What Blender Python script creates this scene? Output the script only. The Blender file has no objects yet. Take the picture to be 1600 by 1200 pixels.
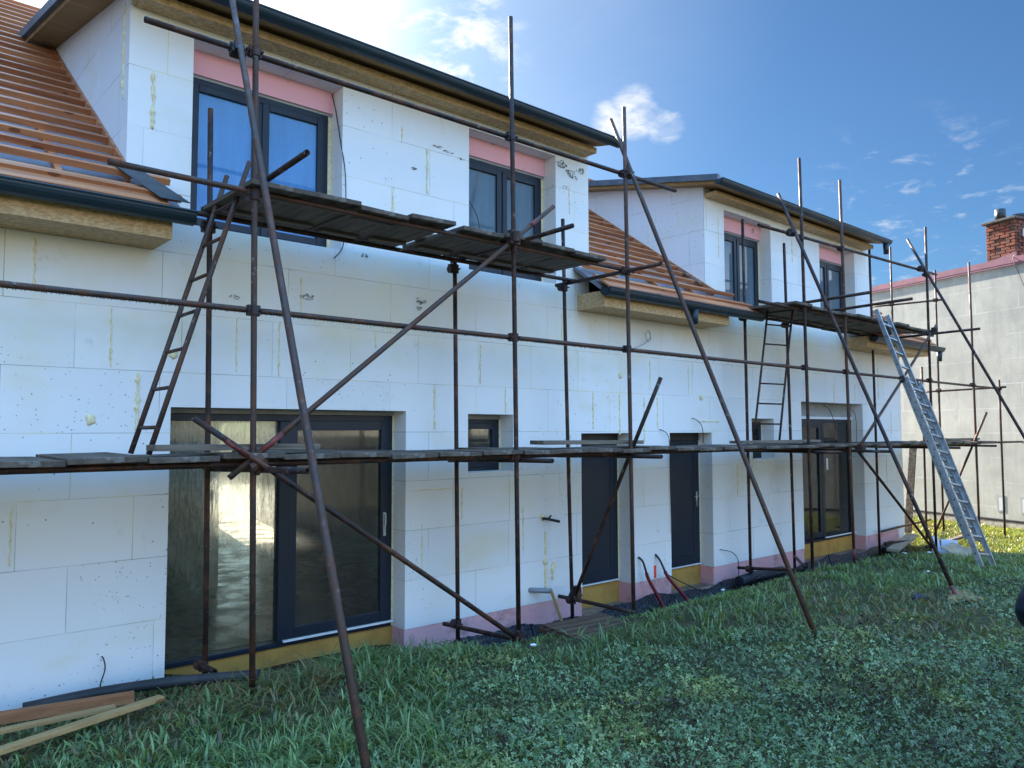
import bpy, bmesh, math, random
import numpy as np
from mathutils import Vector, Matrix
random.seed(7); RNG = np.random.default_rng(11)
SC = bpy.context.scene
COL = SC.collection
rad = math.radians

# ------------------------------------------------------------------ camera
cam = bpy.data.objects.new('camera', bpy.data.cameras.new('camera'))
COL.objects.link(cam)
cam.data.sensor_width = 36.0
cam.data.lens = 1208.94/1600*36
cam.data.clip_start = 0.05
cam.data.clip_end = 2000
_R = Vector((0.75147745, -0.65975512, -0.00219779)); _U = Vector((-0.03796993, -0.04657389, 0.99819295)); _F = Vector((0.65866526, 0.75003604, 0.06005008))
M3 = Matrix((_R, _U, -_F)).transposed()
cam.matrix_world = Matrix.Translation((0, -7.3, 2.05)) @ M3.to_4x4()
SC.camera = cam

# ------------------------------------------------------------------ world, sun, exposure
SUN_AZ, SUN_EL = 12.0, 30.0          # azimuth from +Y towards +X
SC.view_settings.view_transform = 'Standard'
SC.view_settings.look = 'None'
SC.view_settings.gamma = 1.0
SC.view_settings.exposure = 2.55
W = bpy.data.worlds.new('World'); SC.world = W; W.use_nodes = True
nt = W.node_tree; nt.nodes.clear()
def N(tree, typ, **kw):
    n = tree.nodes.new(typ)
    for k, v in kw.items():
        if k.startswith('i_'):
            n.inputs[k[2:].replace('_', ' ')].default_value = v
        else:
            setattr(n, k, v)
    return n
def mth(tree, op, a, b=None, c=None, clamp=False):
    n = tree.nodes.new('ShaderNodeMath'); n.operation = op; n.use_clamp = clamp
    for i, v in enumerate((a, b, c)):
        if v is None: continue
        if isinstance(v, (int, float)): n.inputs[i].default_value = v
        else: tree.links.new(v, n.inputs[i])
    return n.outputs[0]
def mixc(tree, fac, a, b, blend='MIX'):
    n = tree.nodes.new('ShaderNodeMix'); n.data_type = 'RGBA'; n.blend_type = blend
    for key, v in (('Factor', fac), ('A', a), ('B', b)):
        s = [q for q in n.inputs if q.name == key and (q.type == ('VALUE' if key == 'Factor' else 'RGBA'))][0]
        if isinstance(v, (int, float)): s.default_value = v
        elif isinstance(v, tuple): s.default_value = (*v, 1) if len(v) == 3 else v
        else: tree.links.new(v, s)
    return [q for q in n.outputs if q.type == 'RGBA'][0]
def ramp(tree, fac, lo, hi):
    n = tree.nodes.new('ShaderNodeMapRange'); n.interpolation_type = 'SMOOTHSTEP'
    tree.links.new(fac, n.inputs[0]); n.inputs[1].default_value = lo; n.inputs[2].default_value = hi
    return n.outputs[0]
sky = N(nt, 'ShaderNodeTexSky', sky_type='NISHITA', sun_disc=False)
sky.sun_elevation = rad(SUN_EL); sky.sun_rotation = rad(SUN_AZ)
sky.air_density = 1.0; sky.dust_density = 1.2; sky.ozone_density = 1.6
tc = N(nt, 'ShaderNodeTexCoord')
sep = N(nt, 'ShaderNodeSeparateXYZ'); nt.links.new(tc.outputs['Generated'], sep.inputs[0])
dx, dy, dz = sep.outputs
den = mth(nt, 'ADD', mth(nt, 'MAXIMUM', dz, 0.0), 0.12)
cmb = N(nt, 'ShaderNodeCombineXYZ')
nt.links.new(mth(nt, 'DIVIDE', dx, den), cmb.inputs[0]); nt.links.new(mth(nt, 'DIVIDE', dy, den), cmb.inputs[1])
def wnoise(scale, detail, rough, off=(0, 0, 0), src=None, dist=0.0):
    mp = N(nt, 'ShaderNodeMapping'); mp.inputs['Location'].default_value = off
    nt.links.new(src or cmb.outputs[0], mp.inputs[0])
    n = N(nt, 'ShaderNodeTexNoise'); n.inputs['Scale'].default_value = scale; n.inputs['Detail'].default_value = detail
    n.inputs['Roughness'].default_value = rough; n.inputs['Distortion'].default_value = dist
    nt.links.new(mp.outputs[0], n.inputs['Vector']); return n.outputs['Fac']
def near_dir(az, el, inner, outer):
    d = (math.sin(rad(az))*math.cos(rad(el)), math.cos(rad(az))*math.cos(rad(el)), math.sin(rad(el)))
    v = N(nt, 'ShaderNodeVectorMath', operation='DOT_PRODUCT'); nt.links.new(tc.outputs['Generated'], v.inputs[0]); v.inputs[1].default_value = d
    return ramp(nt, v.outputs['Value'], math.cos(rad(outer)), math.cos(rad(inner)))
SKY_S = 0.05
CLOUD = 11.0                           # cloud brightness, in sky units; also scales the added fill bank
skyc = mixc(nt, 1.0, sky.outputs[0], (0.185, 0.315, 0.445), 'MULTIPLY')
fine = wnoise(4.2, 7, 0.62, (3.1, 1.7, 0.4), dist=0.25)
fine2 = wnoise(7.5, 7, 0.62, (1.3, 8.1, 0.0), dist=0.3)
puff = wnoise(2.6, 6, 0.6, (0.9, 5.2, 0.0), dist=0.4)
# small flock of clouds, left of the middle; one loose cloud; thin streaks low on the right
m1 = mth(nt, 'MULTIPLY', ramp(nt, fine2, 0.47, 0.66), near_dir(34, 27.5, 2, 8.5))
puff2 = wnoise(5.5, 7, 0.6, (2.2, 0.3, 0.0), dist=0.35)
def blob(az, el, inner, outer, amp=2.1, lo=.35, hi=1.25):
    return ramp(nt, mth(nt, 'ADD', near_dir(az, el, inner, outer), mth(nt, 'MULTIPLY', mth(nt, 'SUBTRACT', puff2, .5), amp)), lo, hi)
def gate(m, az, el, o): return mth(nt, 'MULTIPLY', m, near_dir(az, el, o*.8, o))
m2 = mth(nt, 'MAXIMUM', gate(blob(50.6, 22.2, .2, 2.6), 50.6, 22.2, 4.5), mth(nt, 'MAXIMUM', gate(blob(52.6, 21.4, .1, 2.0), 52.6, 21.4, 4), gate(blob(48.6, 21.8, .1, 2.0), 48.6, 21.8, 4)))
m3 = mth(nt, 'MULTIPLY', mth(nt, 'MULTIPLY', ramp(nt, fine2, 0.53, 0.72), near_dir(69, 12, 3, 9.5)), 0.6)
m4 = mth(nt, 'ADD', mth(nt, 'MULTIPLY', near_dir(13, 32, 2, 21), .95), mth(nt, 'MULTIPLY', near_dir(13, 32, 2, 44), .17))
m4 = mth(nt, 'MULTIPLY', m4, mth(nt, 'ADD', 0.75, mth(nt, 'MULTIPLY', ramp(nt, puff, 0.3, 0.7), 0.25)))
# unseen bright cloud bank behind the viewer and overhead, added to fill the shaded side
back = mth(nt, 'MAXIMUM', ramp(nt, mth(nt, 'MULTIPLY', dy, -1.0), -0.10, 0.45), mth(nt, 'MULTIPLY', ramp(nt, dz, 0.58, 0.85), 1.0))
big = wnoise(0.9, 6, 0.55, (7.0, 2.0, 1.0), dist=0.3)
warm = mixc(nt, ramp(nt, dz, 0.02, 0.36), (CLOUD*1.02, CLOUD*.95, CLOUD*.70), (CLOUD*.38, CLOUD*.80, CLOUD*1.46))
m5 = mth(nt, 'MULTIPLY', back, mth(nt, 'ADD', 0.30, mth(nt, 'MULTIPLY', ramp(nt, big, 0.36, 0.62), 0.6)))
c = skyc
m2 = mth(nt, 'MULTIPLY', m2, mth(nt, 'ADD', .25, mth(nt, 'MULTIPLY', ramp(nt, fine2, .36, .60), .75)))
for m, col in ((m4, (CLOUD*.60, CLOUD*.60, CLOUD*.58)), (m1, (CLOUD*.36, CLOUD*.37, CLOUD*.38)), (m2, (CLOUD*.345, CLOUD*.35, CLOUD*.36)), (m3, (CLOUD*.27, CLOUD*.29, CLOUD*.31)), (m5, warm)):
    c = mixc(nt, mth(nt, 'MINIMUM', m, 1.0), c, col)
bg = N(nt, 'ShaderNodeBackground'); bg.inputs['Strength'].default_value = SKY_S
nt.links.new(c, bg.inputs['Color'])
wo = N(nt, 'ShaderNodeOutputWorld'); nt.links.new(bg.outputs[0], wo.inputs[0])

sun = bpy.data.objects.new('sun', bpy.data.lights.new('sun', 'SUN')); COL.objects.link(sun)
sun.data.energy = 4.5; sun.data.angle = rad(0.5); sun.data.color = (1.0, 0.93, 0.82)
sv = Vector((math.sin(rad(SUN_AZ))*math.cos(rad(SUN_EL)), math.cos(rad(SUN_AZ))*math.cos(rad(SUN_EL)), math.sin(rad(SUN_EL))))
sun.rotation_euler = sv.to_track_quat('Z', 'Y').to_euler(); sun.location = sv*60

# ------------------------------------------------------------------ materials
class Mat:
    """small builder round a Principled material"""
    def __init__(s, name, color=(.5, .5, .5), rough=.6, metal=0.0, spec=.5):
        s.m = bpy.data.materials.new(name); s.m.use_nodes = True; s.t = s.m.node_tree
        s.p = s.t.nodes['Principled BSDF']; s.out = s.t.nodes['Material Output']
        s.p.inputs['Base Color'].default_value = (*color, 1); s.p.inputs['Roughness'].default_value = rough
        s.p.inputs['Metallic'].default_value = metal; s.p.inputs['Specular IOR Level'].default_value = spec
        s.c = color
        s.tc = s.t.nodes.new('ShaderNodeTexCoord')
    def vec(s, scale=(1, 1, 1), loc=(0, 0, 0), kind='Object'):
        mp = s.t.nodes.new('ShaderNodeMapping'); mp.inputs['Scale'].default_value = scale; mp.inputs['Location'].default_value = loc
        s.t.links.new(s.tc.outputs[kind], mp.inputs[0]); return mp.outputs[0]
    def noise(s, scale=5, detail=5, rough=.55, vscale=(1, 1, 1), loc=(0, 0, 0), dist=0.0):
        n = s.t.nodes.new('ShaderNodeTexNoise'); n.inputs['Scale'].default_value = scale; n.inputs['Detail'].default_value = detail
        n.inputs['Roughness'].default_value = rough; n.inputs['Distortion'].default_value = dist
        s.t.links.new(s.vec(vscale, loc), n.inputs['Vector']); return n.outputs['Fac']
    def voro(s, scale, vscale=(1, 1, 1), out='Distance', feature='F1', rnd=1.0):
        n = s.t.nodes.new('ShaderNodeTexVoronoi'); n.inputs['Scale'].default_value = scale; n.feature = feature; n.inputs['Randomness'].default_value = rnd
        s.t.links.new(s.vec(vscale), n.inputs['Vector']); return n.outputs[out]
    def ramp(s, f, lo, hi): return ramp(s.t, f, lo, hi)
    def mix(s, fac, a, b, blend='MIX'): return mixc(s.t, fac, a, b, blend)
    def m_(s, op, a, b=None): return mth(s.t, op, a, b)
    def col(s, c): s.t.links.new(c, s.p.inputs['Base Color']); return s
    def rough(s, r): s.t.links.new(r, s.p.inputs['Roughness']); return s
    def bump(s, h, strength=.3, dist=.01):
        b = s.t.nodes.new('ShaderNodeBump'); b.inputs['Strength'].default_value = strength; b.inputs['Distance'].default_value = dist
        s.t.links.new(h, b.inputs['Height']); s.t.links.new(b.outputs[0], s.p.inputs['Normal']); return s
    def vary(s, c2, scale=6, lo=.4, hi=.65, vscale=(1, 1, 1), detail=6):
        f = s.ramp(s.noise(scale, detail, .6, vscale), lo, hi); s.col(s.mix(f, s.c, c2)); s.f = f; return s
MT = {}
# white polystyrene boards: running bond, hairline joints, stray black specks, faint yellow ageing
def eps(name, side=False):
    m = Mat(name, (.76, .77, .78), .75, spec=.2); tn = (.99, .965, 1.0) if side else (1, 1, 1)
    sp = m.t.nodes.new('ShaderNodeSeparateXYZ'); m.t.links.new(m.tc.outputs['Object'], sp.inputs[0])
    cb = m.t.nodes.new('ShaderNodeCombineXYZ')
    m.t.links.new(m.m_('ADD', sp.outputs[1 if side else 0], 20.27), cb.inputs[0]); m.t.links.new(m.m_('ADD', sp.outputs[2], 0.16+.549*4), cb.inputs[1])
    wob = m.noise(.8, 2, .5)
    br = m.t.nodes.new('ShaderNodeTexBrick'); br.offset = .43; br.offset_frequency = 2; br.squash = .72; br.squash_frequency = 3
    m.t.links.new(cb.outputs[0], br.inputs['Vector'])
    for k, v in (('Scale', 1), ('Mortar Size', .0035), ('Mortar Smooth', .3), ('Bias', 0), ('Brick Width', 1.21), ('Row Height', .549)):
        br.inputs[k].default_value = v
    br.inputs['Color1'].default_value = (0, 0, 0, 1); br.inputs['Color2'].default_value = (1, 1, 1, 1); br.inputs['Mortar'].default_value = (.5, .5, .5, 1)
    bid = br.outputs['Color']; mortar = br.outputs['Fac']
    base = m.mix(m.m_('MULTIPLY', bid, .6), (.79*tn[0], .79*tn[1], .79*tn[2]), (.70*tn[0], .71*tn[1], .72*tn[2]))
    stain = m.ramp(m.noise(.55, 5, .6, (1, 1, 1.6)), .50, .74)
    base = m.mix(m.m_('MULTIPLY', stain, .7), base, (.70, .64, .46))
    eaves_bounce = m.m_('MULTIPLY', m.m_('MULTIPLY', m.ramp(sp.outputs[2], 2.5, 3.55), m.ramp(m.noise(.9, 6, .65, (1.6, 1, .55), (11, 3, 4)), .36, .62)), m.m_('LESS_THAN', sp.outputs[2], 3.98))  # warm bounced light painted on the wall below the eaves, broken by noise
    if not side: base = m.mix(m.m_('MULTIPLY', eaves_bounce, .42), base, (.74, .66, .43))
    dirt = m.ramp(m.noise(3.2, 8, .7, (1, 1, .8), (3, 1, 2)), .60, .80)
    base = m.mix(m.m_('MULTIPLY', dirt, .6), base, (.42, .42, .42))
    dens = m.ramp(m.noise(.5, 2, .5, (1, 1, 1), (9, 4, 7)), .47, .58)
    spk = m.m_('MULTIPLY', m.m_('LESS_THAN', m.voro(11), .085), dens)
    spk2 = m.m_('MULTIPLY', m.m_('LESS_THAN', m.voro(22), .12), m.m_('MULTIPLY', dens, m.m_('GREATER_THAN', bid, .6)))
    base = m.mix(m.m_('MULTIPLY', m.m_('MAXIMUM', spk, spk2), .7), base, (.07, .08, .09))
    jf = m.m_('MULTIPLY', mortar, m.ramp(m.noise(1.7, 3, .6, (1, 1, 1), (5, 5, 1)), .25, .65))
    base = m.mix(m.m_('MULTIPLY', jf, .72), base, (.17, .18, .17))
    jy = m.m_('MULTIPLY', mortar, m.ramp(m.noise(.9, 3, .6, (1, 1, 1), (1, 7, 3)), .52, .60)); base = m.mix(m.m_('MULTIPLY', jy, .85), base, (.72, .63, .34))
    m.col(base)
    m.bump(m.noise(170, 2, .5), .10, .004)
    return m.m
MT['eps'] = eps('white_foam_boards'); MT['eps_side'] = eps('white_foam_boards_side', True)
m = Mat('pink_foam', (.62, .27, .36), .8, spec=.2)
m.col(m.mix(m.m_('MULTIPLY', m.ramp(m.noise(2.6, 8, .72), .50, .70), .8), m.mix(m.ramp(m.noise(1.0, 3), .35, .65), (.80, .37, .35), (.72, .41, .43)), (.27, .17, .15))); m.bump(m.noise(40, 4), .2); MT['pink'] = m.m
m = Mat('pink_lintel_foam', (.86, .44, .49), .8, spec=.2)
m.col(m.mix(m.m_('MULTIPLY', m.ramp(m.noise(2.3, 6, .65, (1, 1, 1), (2, 0, 5)), .60, .68), .8), (.86, .44, .49), (.25, .19, .14))); MT['lintel'] = m.m
m = Mat('ochre_sill_foam', (.52, .275, .065), .75, spec=.2).vary((.42, .215, .055), 5); m.bump(m.noise(60, 3), .15); MT['ochre'] = m.m
m = Mat('expanding_foam', (.82, .75, .50), .7, spec=.3).vary((.68, .58, .32), 25); m.bump(m.noise(60, 4), .6, .01); MT['foam'] = m.m
m = Mat('anthracite_frame', (.006, .014, .028), .38, spec=.35); m.bump(m.noise(300, 2), .05, .001); m.rough(m.m_('ADD', .3, m.m_('MULTIPLY', m.noise(4, 5), .25))); MT['frame'] = m.m
m = Mat('anthracite_sheet', (.018, .036, .050), .36, .25); m.rough(m.m_('ADD', .25, m.m_('MULTIPLY', m.noise(6, 6), .35))); MT['gutter'] = m.m
m = Mat('grey_flashing', (.10, .125, .16), .45, .3).vary((.16, .18, .21), 5); MT['flash'] = m.m
# chipboard
m = Mat('strand_board', (.48, .31, .15), .7, spec=.25)
a = m.noise(34, 4, .7, (1, 1, 1.6), dist=1.6); b = m.voro(44, (.7, 1, 1.8), 'Color')
bw = m.t.nodes.new('ShaderNodeRGBToBW'); m.t.links.new(b, bw.inputs[0])
c0 = m.mix(m.ramp(bw.outputs[0], .15, .85), (.47, .30, .145), (.64, .45, .25))
m.col(m.mix(m.m_('MULTIPLY', m.ramp(a, .50, .70), .45), c0, (.27, .15, .065))); m.bump(a, .4, .004); MT['osb'] = m.m
def wood(name, c1, c2, axis=0, rough=.7, knots=(.16, .05, .02), sc=14, stain=0.0):
    m = Mat(name, c1, rough, spec=.25)
    vs = [1, 1, 1]; vs[axis] = .06
    g = m.noise(sc, 7, .62, tuple(vs), dist=.4)
    base = m.mix(m.ramp(g, .35, .66), c1, c2)
    big = m.ramp(m.noise(1.3, 3, .5, tuple(.4 if i == axis else 1.6 for i in range(3)), (4, 2, 8)), .4, .62)
    base = m.mix(m.m_('MULTIPLY', big, .45), base, tuple(v*.55 for v in c1))
    k = m.m_('LESS_THAN', m.voro(5.5, tuple(.42 if i == axis else 1 for i in range(3))), .105)
    base = m.mix(m.m_('MULTIPLY', k, .8), base, knots)
    if stain: base = m.mix(m.m_('MULTIPLY', m.ramp(m.noise(6, 6, .7, (1, 1, 1), (6, 2, 2)), .58, .66), stain), base, (.30, .285, .26))
    m.col(base); m.bump(g, .35, .004); return m.m
MT['batten'] = wood('orange_batten_wood', (.56, .235, .105), (.30, .10, .045), sc=9, rough=.5)
MT['newwood'] = wood('red_timber', (.40, .17, .075), (.29, .11, .045))
MT['palewood'] = wood('pale_timber', (.42, .26, .11), (.31, .18, .075))
MT['palletwood'] = wood('dark_pallet_wood', (.13, .078, .050), (.065, .038, .026), 0, .85)
MT['deckwood'] = wood('weathered_deck_wood', (.15, .118, .094), (.066, .050, .040), 1, .8, (.02, .015, .012), stain=.35)
MT['deckwoodx'] = wood('weathered_plank_wood', (.20, .16, .125), (.065, .05, .038), 0, .8, (.02, .015, .012))
m = Mat('roof_underlay', (.19, .185, .21), .6).vary((.13, .125, .145), 2.5); MT['underlay'] = m.m
def rust(name, c1, c2, c3, rough=.55, metal=.35):
    m = Mat(name, c1, rough, metal, .4)
    a = m.ramp(m.noise(9, 8, .68), .40, .62); b = m.ramp(m.noise(38, 4, .6, (1, 1, 1), (3, 3, 3)), .60, .70)
    c = m.mix(a, c1, c2); c = m.mix(m.m_('MULTIPLY', b, .8), c, c3)
    sp = m.m_('MULTIPLY', m.ramp(m.noise(11, 6, .7, (1, 1, 1), (8, 1, 4)), .62, .68), .75)
    c = m.mix(sp, c, (.26, .245, .22)); rs = m.m_('MULTIPLY', m.ramp(m.noise(4.5, 7, .72, (1, 1, 1), (2, 6, 1)), .50, .62), .75); c = m.mix(rs, c, (.120, .050, .028))
    m.col(c); m.bump(m.noise(60, 6, .7), .35, .003); m.rough(m.m_('ADD', .46, m.m_('MULTIPLY', a, .3))); return m.m
MT['tube'] = rust('rusty_steel_tube', (.020, .015, .016), (.050, .024, .018), (.10, .062, .048))
MT['tube2'] = rust('grey_rusty_steel_tube', (.050, .036, .032), (.090, .044, .030), (.14, .10, .085))
MT['clamp'] = rust('dark_clamp_iron', (.030, .024, .028), (.055, .028, .022), (.08, .05, .04))
m = Mat('red_paint', (.20, .026, .020), .6).vary((.05, .024, .02), 26, .42, .6); MT['red'] = m.m
m = Mat('bare_aluminium', (.46, .47, .48), .42, .75).vary((.32, .33, .34), 12); MT['alu'] = m.m
MT['black'] = Mat('black_hole', (.008, .008, .009), .8).m
MT['cable'] = Mat('black_cable', (.012, .012, .014), .45).m
MT['conduit'] = Mat('red_conduit', (.17, .010, .013), .42).m
MT['pvc'] = Mat('grey_pvc', (.22, .25, .29), .4).m
MT['mark'] = Mat('orange_spray', (.95, .07, .03), .6).m
m = Mat('drainage_sheet', (.012, .017, .032), .42); m.bump(m.voro(34), .9, .02); MT['sheet'] = m.m
m = Mat('grey_sheeting', (.022, .024, .030), .6).vary((.045, .044, .046), 5); MT['roll'] = m.m
m = Mat('concrete_step', (.30, .22, .17), .85).vary((.16, .115, .085), 6); m.bump(m.noise(30, 6), .4); MT['step'] = m.m
m = Mat('pale_added_slab', (.52, .50, .45), .8).vary((.44, .42, .37), 2); MT['pale_added_slab'] = m.m
m = Mat('raw_plaster', (.33, .33, .31), .9).vary((.27, .27, .26), 3); MT['plaster'] = m.m
m = Mat('inner_wall', (.46, .44, .40), .9).vary((.34, .32, .29), 1.5); MT['inner'] = m.m
m = Mat('wet_screed', (.20, .19, .17), .16).vary((.12, .115, .10), 1.7, .4, .6); m.rough(m.m_('ADD', .10, m.m_('MULTIPLY', m.ramp(m.noise(2.6, 7, .65), .30, .70), .38))); m.bump(m.noise(14, 5), .05, .004); MT['floor'] = m.m
m = Mat('white_strip', (.72, .74, .76), .5); MT['white'] = m.m
sm_ = Mat('dark_scuff', (.13, .14, .12), .95); tr_ = sm_.t.nodes.new('ShaderNodeBsdfTransparent'); mx_ = sm_.t.nodes.new('ShaderNodeMixShader'); sm_.t.links.new(sm_.ramp(sm_.noise(28, 6, .7), .44, .58), mx_.inputs[0]); sm_.t.links.new(tr_.outputs[0], mx_.inputs[1]); sm_.t.links.new(sm_.p.outputs[0], mx_.inputs[2]); sm_.t.links.new(mx_.outputs[0], sm_.out.inputs[0]); MT['scuff'] = sm_.m
m = Mat('brown_soil', (.17, .10, .045), .95).vary((.28, .19, .08), 9); MT['earth'] = m.m
m = Mat('card', (.36, .29, .21), .85).vary((.27, .21, .15), 4); MT['card'] = m.m
m = Mat('white_card', (.55, .60, .74), .6); MT['wcard'] = m.m
m = Mat('rubble', (.40, .36, .30), .9).vary((.25, .2, .16), 9); MT['rubble'] = m.m
# glass: bare glass and glass with a film of condensation (the film is water haze, diffuse and streaked; the blue one has skylight painted in)
def pane(name, wet, film=(.30, .38, .46), clear=(.75, .8, .8), grain=26, rough=.03, base=0.0, blur=0.0, dry=False):
    m = Mat(name); t = m.t
    tr = t.nodes.new('ShaderNodeBsdfTransparent'); tr.inputs[0].default_value = (*clear, 1)
    gl = t.nodes.new('ShaderNodeBsdfGlossy'); gl.inputs['Roughness'].default_value = rough
    fr = t.nodes.new('ShaderNodeFresnel'); fr.inputs[0].default_value = 1.55
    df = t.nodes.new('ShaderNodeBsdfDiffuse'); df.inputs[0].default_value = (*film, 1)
    tl = t.nodes.new('ShaderNodeBsdfTranslucent'); tl.inputs[0].default_value = (*film, 1)
    m1 = t.nodes.new('ShaderNodeMixShader'); m1.inputs[0].default_value = .35
    rf = t.nodes.new('ShaderNodeBsdfRefraction'); rf.inputs['IOR'].default_value = 1.12; rf.inputs['Roughness'].default_value = .30; rf.inputs[0].default_value = (.97, .95, .84, 1)
    rb = t.nodes.new('ShaderNodeMixShader'); rb.inputs[0].default_value = blur; t.links.new(m1.outputs[0], rb.inputs[1]); t.links.new(rf.outputs[0], rb.inputs[2])
    t.links.new(df.outputs[0], m1.inputs[1]); t.links.new(tl.outputs[0], m1.inputs[2])
    streak = m.noise(grain, 5, .65, (1, 1, .10)); blot = m.noise(1.6, 4, .55, (1, 1, .7), (2, 0, 1)); drops = m.noise(70, 3, .6, (1, 1, .35))
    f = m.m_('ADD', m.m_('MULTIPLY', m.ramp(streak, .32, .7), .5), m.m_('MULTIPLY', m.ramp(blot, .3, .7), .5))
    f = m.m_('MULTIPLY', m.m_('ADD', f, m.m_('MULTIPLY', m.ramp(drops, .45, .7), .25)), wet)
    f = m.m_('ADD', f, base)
    if dry:
        sz = t.nodes.new('ShaderNodeSeparateXYZ'); t.links.new(m.tc.outputs['Object'], sz.inputs[0]); f = m.m_('MULTIPLY', f, m.m_('ADD', .22, m.m_('MULTIPLY', m.ramp(m.m_('ADD', sz.outputs[2], m.m_('MULTIPLY', blot, 1.1)), 1.0, 2.1), .78)))
    n = t.nodes.new('ShaderNodeClamp'); t.links.new(f, n.inputs[0])
    m2 = t.nodes.new('ShaderNodeMixShader'); t.links.new(n.outputs[0], m2.inputs[0])
    t.links.new(tr.outputs[0], m2.inputs[1]); t.links.new(rb.outputs[0], m2.inputs[2])
    m3 = t.nodes.new('ShaderNodeMixShader'); t.links.new(fr.outputs[0], m3.inputs[0])
    t.links.new(m2.outputs[0], m3.inputs[1]); t.links.new(gl.outputs[0], m3.inputs[2])
    b = t.nodes.new('ShaderNodeBump'); b.inputs['Strength'].default_value = .25*min(1, wet+.1); b.inputs['Distance'].default_value = .004
    t.links.new(streak, b.inputs['Height']); t.links.new(b.outputs[0], gl.inputs['Normal']); t.links.new(b.outputs[0], rf.inputs['Normal'])
    t.links.new(m3.outputs[0], m.out.inputs[0]); return m.m
MT['glass_blue'] = pane('fogged_glass_painted_sky', .22, (.15, .40, .80), grain=9, base=.78)  # blue skylight scattered by the condensation, painted into the film colour
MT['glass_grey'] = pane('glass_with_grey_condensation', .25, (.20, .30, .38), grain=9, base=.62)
MT['glass_wet'] = pane('glass_wet', .95, (.66, .66, .55), (.96, .94, .84), 64, base=.12, blur=.58, dry=True)
MT['glass_dim'] = pane('glass_dim', .22, (.32, .33, .33), (.78, .80, .80), 30, base=.05, blur=.5)
# neighbour wall: bare block wall with pale mortar lines
m = Mat('grey_block_wall', (.30, .30, .28), .9, spec=.2)
sp = m.t.nodes.new('ShaderNodeSeparateXYZ'); m.t.links.new(m.tc.outputs['Object'], sp.inputs[0]); cb = m.t.nodes.new('ShaderNodeCombineXYZ')
m.t.links.new(m.m_('ADD', sp.outputs[0], 30), cb.inputs[0]); m.t.links.new(m.m_('ADD', sp.outputs[2], 3), cb.inputs[1])
br = m.t.nodes.new('ShaderNodeTexBrick'); m.t.links.new(cb.outputs[0], br.inputs['Vector'])
for k, v in (('Scale', 1), ('Mortar Size', .022), ('Mortar Smooth', 1.0), ('Brick Width', 1.15), ('Row Height', .62)): br.inputs[k].default_value = v
br.inputs['Color1'].default_value = (0, 0, 0, 1); br.inputs['Color2'].default_value = (1, 1, 1, 1)
base = m.mix(m.ramp(m.noise(.7, 7, .62), .32, .68), (.48, .46, .40), (.35, .34, .30))
base = m.mix(m.m_('MULTIPLY', m.ramp(m.noise(5, 7, .7, (1, 1, .35)), .42, .7), .5), base, (.28, .28, .255))
base = m.mix(m.m_('MULTIPLY', m.m_('MULTIPLY', br.outputs['Fac'], m.ramp(m.noise(1.1, 4), .40, .62)), .62), base, (.58, .57, .52)); m.col(base); m.bump(m.noise(30, 6, .65), .5, .01); MT['block'] = m.m
m = Mat('maroon_sheet', (.26, .10, .13), .45, .1).vary((.20, .085, .11), 3); MT['maroon'] = m.m
# bricks
m = Mat('old_brick', (.3, .1, .06), .85, spec=.2)
bid = m.t.nodes.new('ShaderNodeObjectInfo')
m.col(m.mix(m.ramp(m.noise(5, 5, .6), .35, .62), m.mix(m.ramp(m.noise(2.3, 2, .5, (1, 1, 3)), .4, .6), (.34, .105, .055), (.27, .075, .045)), (.16, .075, .05))); m.bump(m.noise(40, 5), .5, .01); MT['brick'] = m.m
m = Mat('sooty_mortar', (.075, .065, .055), .95).vary((.13, .11, .09), 14); MT['mortar'] = m.m
m = Mat('dish_grey', (.50, .52, .54), .5); MT['dish'] = m.m
m = Mat('lawn_soil', (.045, .050, .024), 1.0, spec=.1).vary((.060, .048, .028), 2.2); m.bump(m.noise(12, 6), .8, .05); MT['soil'] = m.m
def leafmat(name, gloss, trans):
    m = Mat(name); t = m.t
    at = t.nodes.new('ShaderNodeVertexColor'); at.layer_name = 'tint'
    t.links.new(at.outputs[0], m.p.inputs['Base Color']); m.p.inputs['Roughness'].default_value = gloss; m.p.inputs['Specular IOR Level'].default_value = .4
    tl = t.nodes.new('ShaderNodeBsdfTranslucent'); hs = m.mix(1.0, at.outputs[0], (1.5, 1.35, .55), 'MULTIPLY'); t.links.new(hs, tl.inputs[0])
    mx = t.nodes.new('ShaderNodeMixShader'); mx.inputs[0].default_value = trans
    t.links.new(m.p.outputs[0], mx.inputs[1]); t.links.new(tl.outputs[0], mx.inputs[2]); t.links.new(mx.outputs[0], m.out.inputs[0]); return m.m
MT['grass'] = leafmat('grass_blades', .36, .35); MT['clover'] = leafmat('clover_leaves', .5, .25)
m = Mat('navy_quilt', (.010, .014, .026), .5, spec=.3)
m.bump(m.m_('ABSOLUTE', m.m_('SINE', m.m_('MULTIPLY', m.noise(1, 0, 0), 1.0))), .0); m2w = m.t.nodes.new('ShaderNodeTexWave'); m2w.inputs['Scale'].default_value = 4.2; m2w.inputs['Distortion'].default_value = 1.0; m2w.bands_direction = 'Z'
m.t.links.new(m.vec(), m2w.inputs['Vector']); m.bump(m2w.outputs['Fac'], .35, .012); MT['quilt'] = m.m
MT['skin'] = Mat('skin', (.50, .30, .22), .55).m; MT['denim'] = Mat('dark_denim', (.03, .04, .07), .8).vary((.045, .06, .10), 30).m
MT['hair'] = Mat('brown_hair', (.05, .03, .02), .6).m; MT['boot'] = Mat('brown_boot', (.06, .035, .02), .6).m

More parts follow.
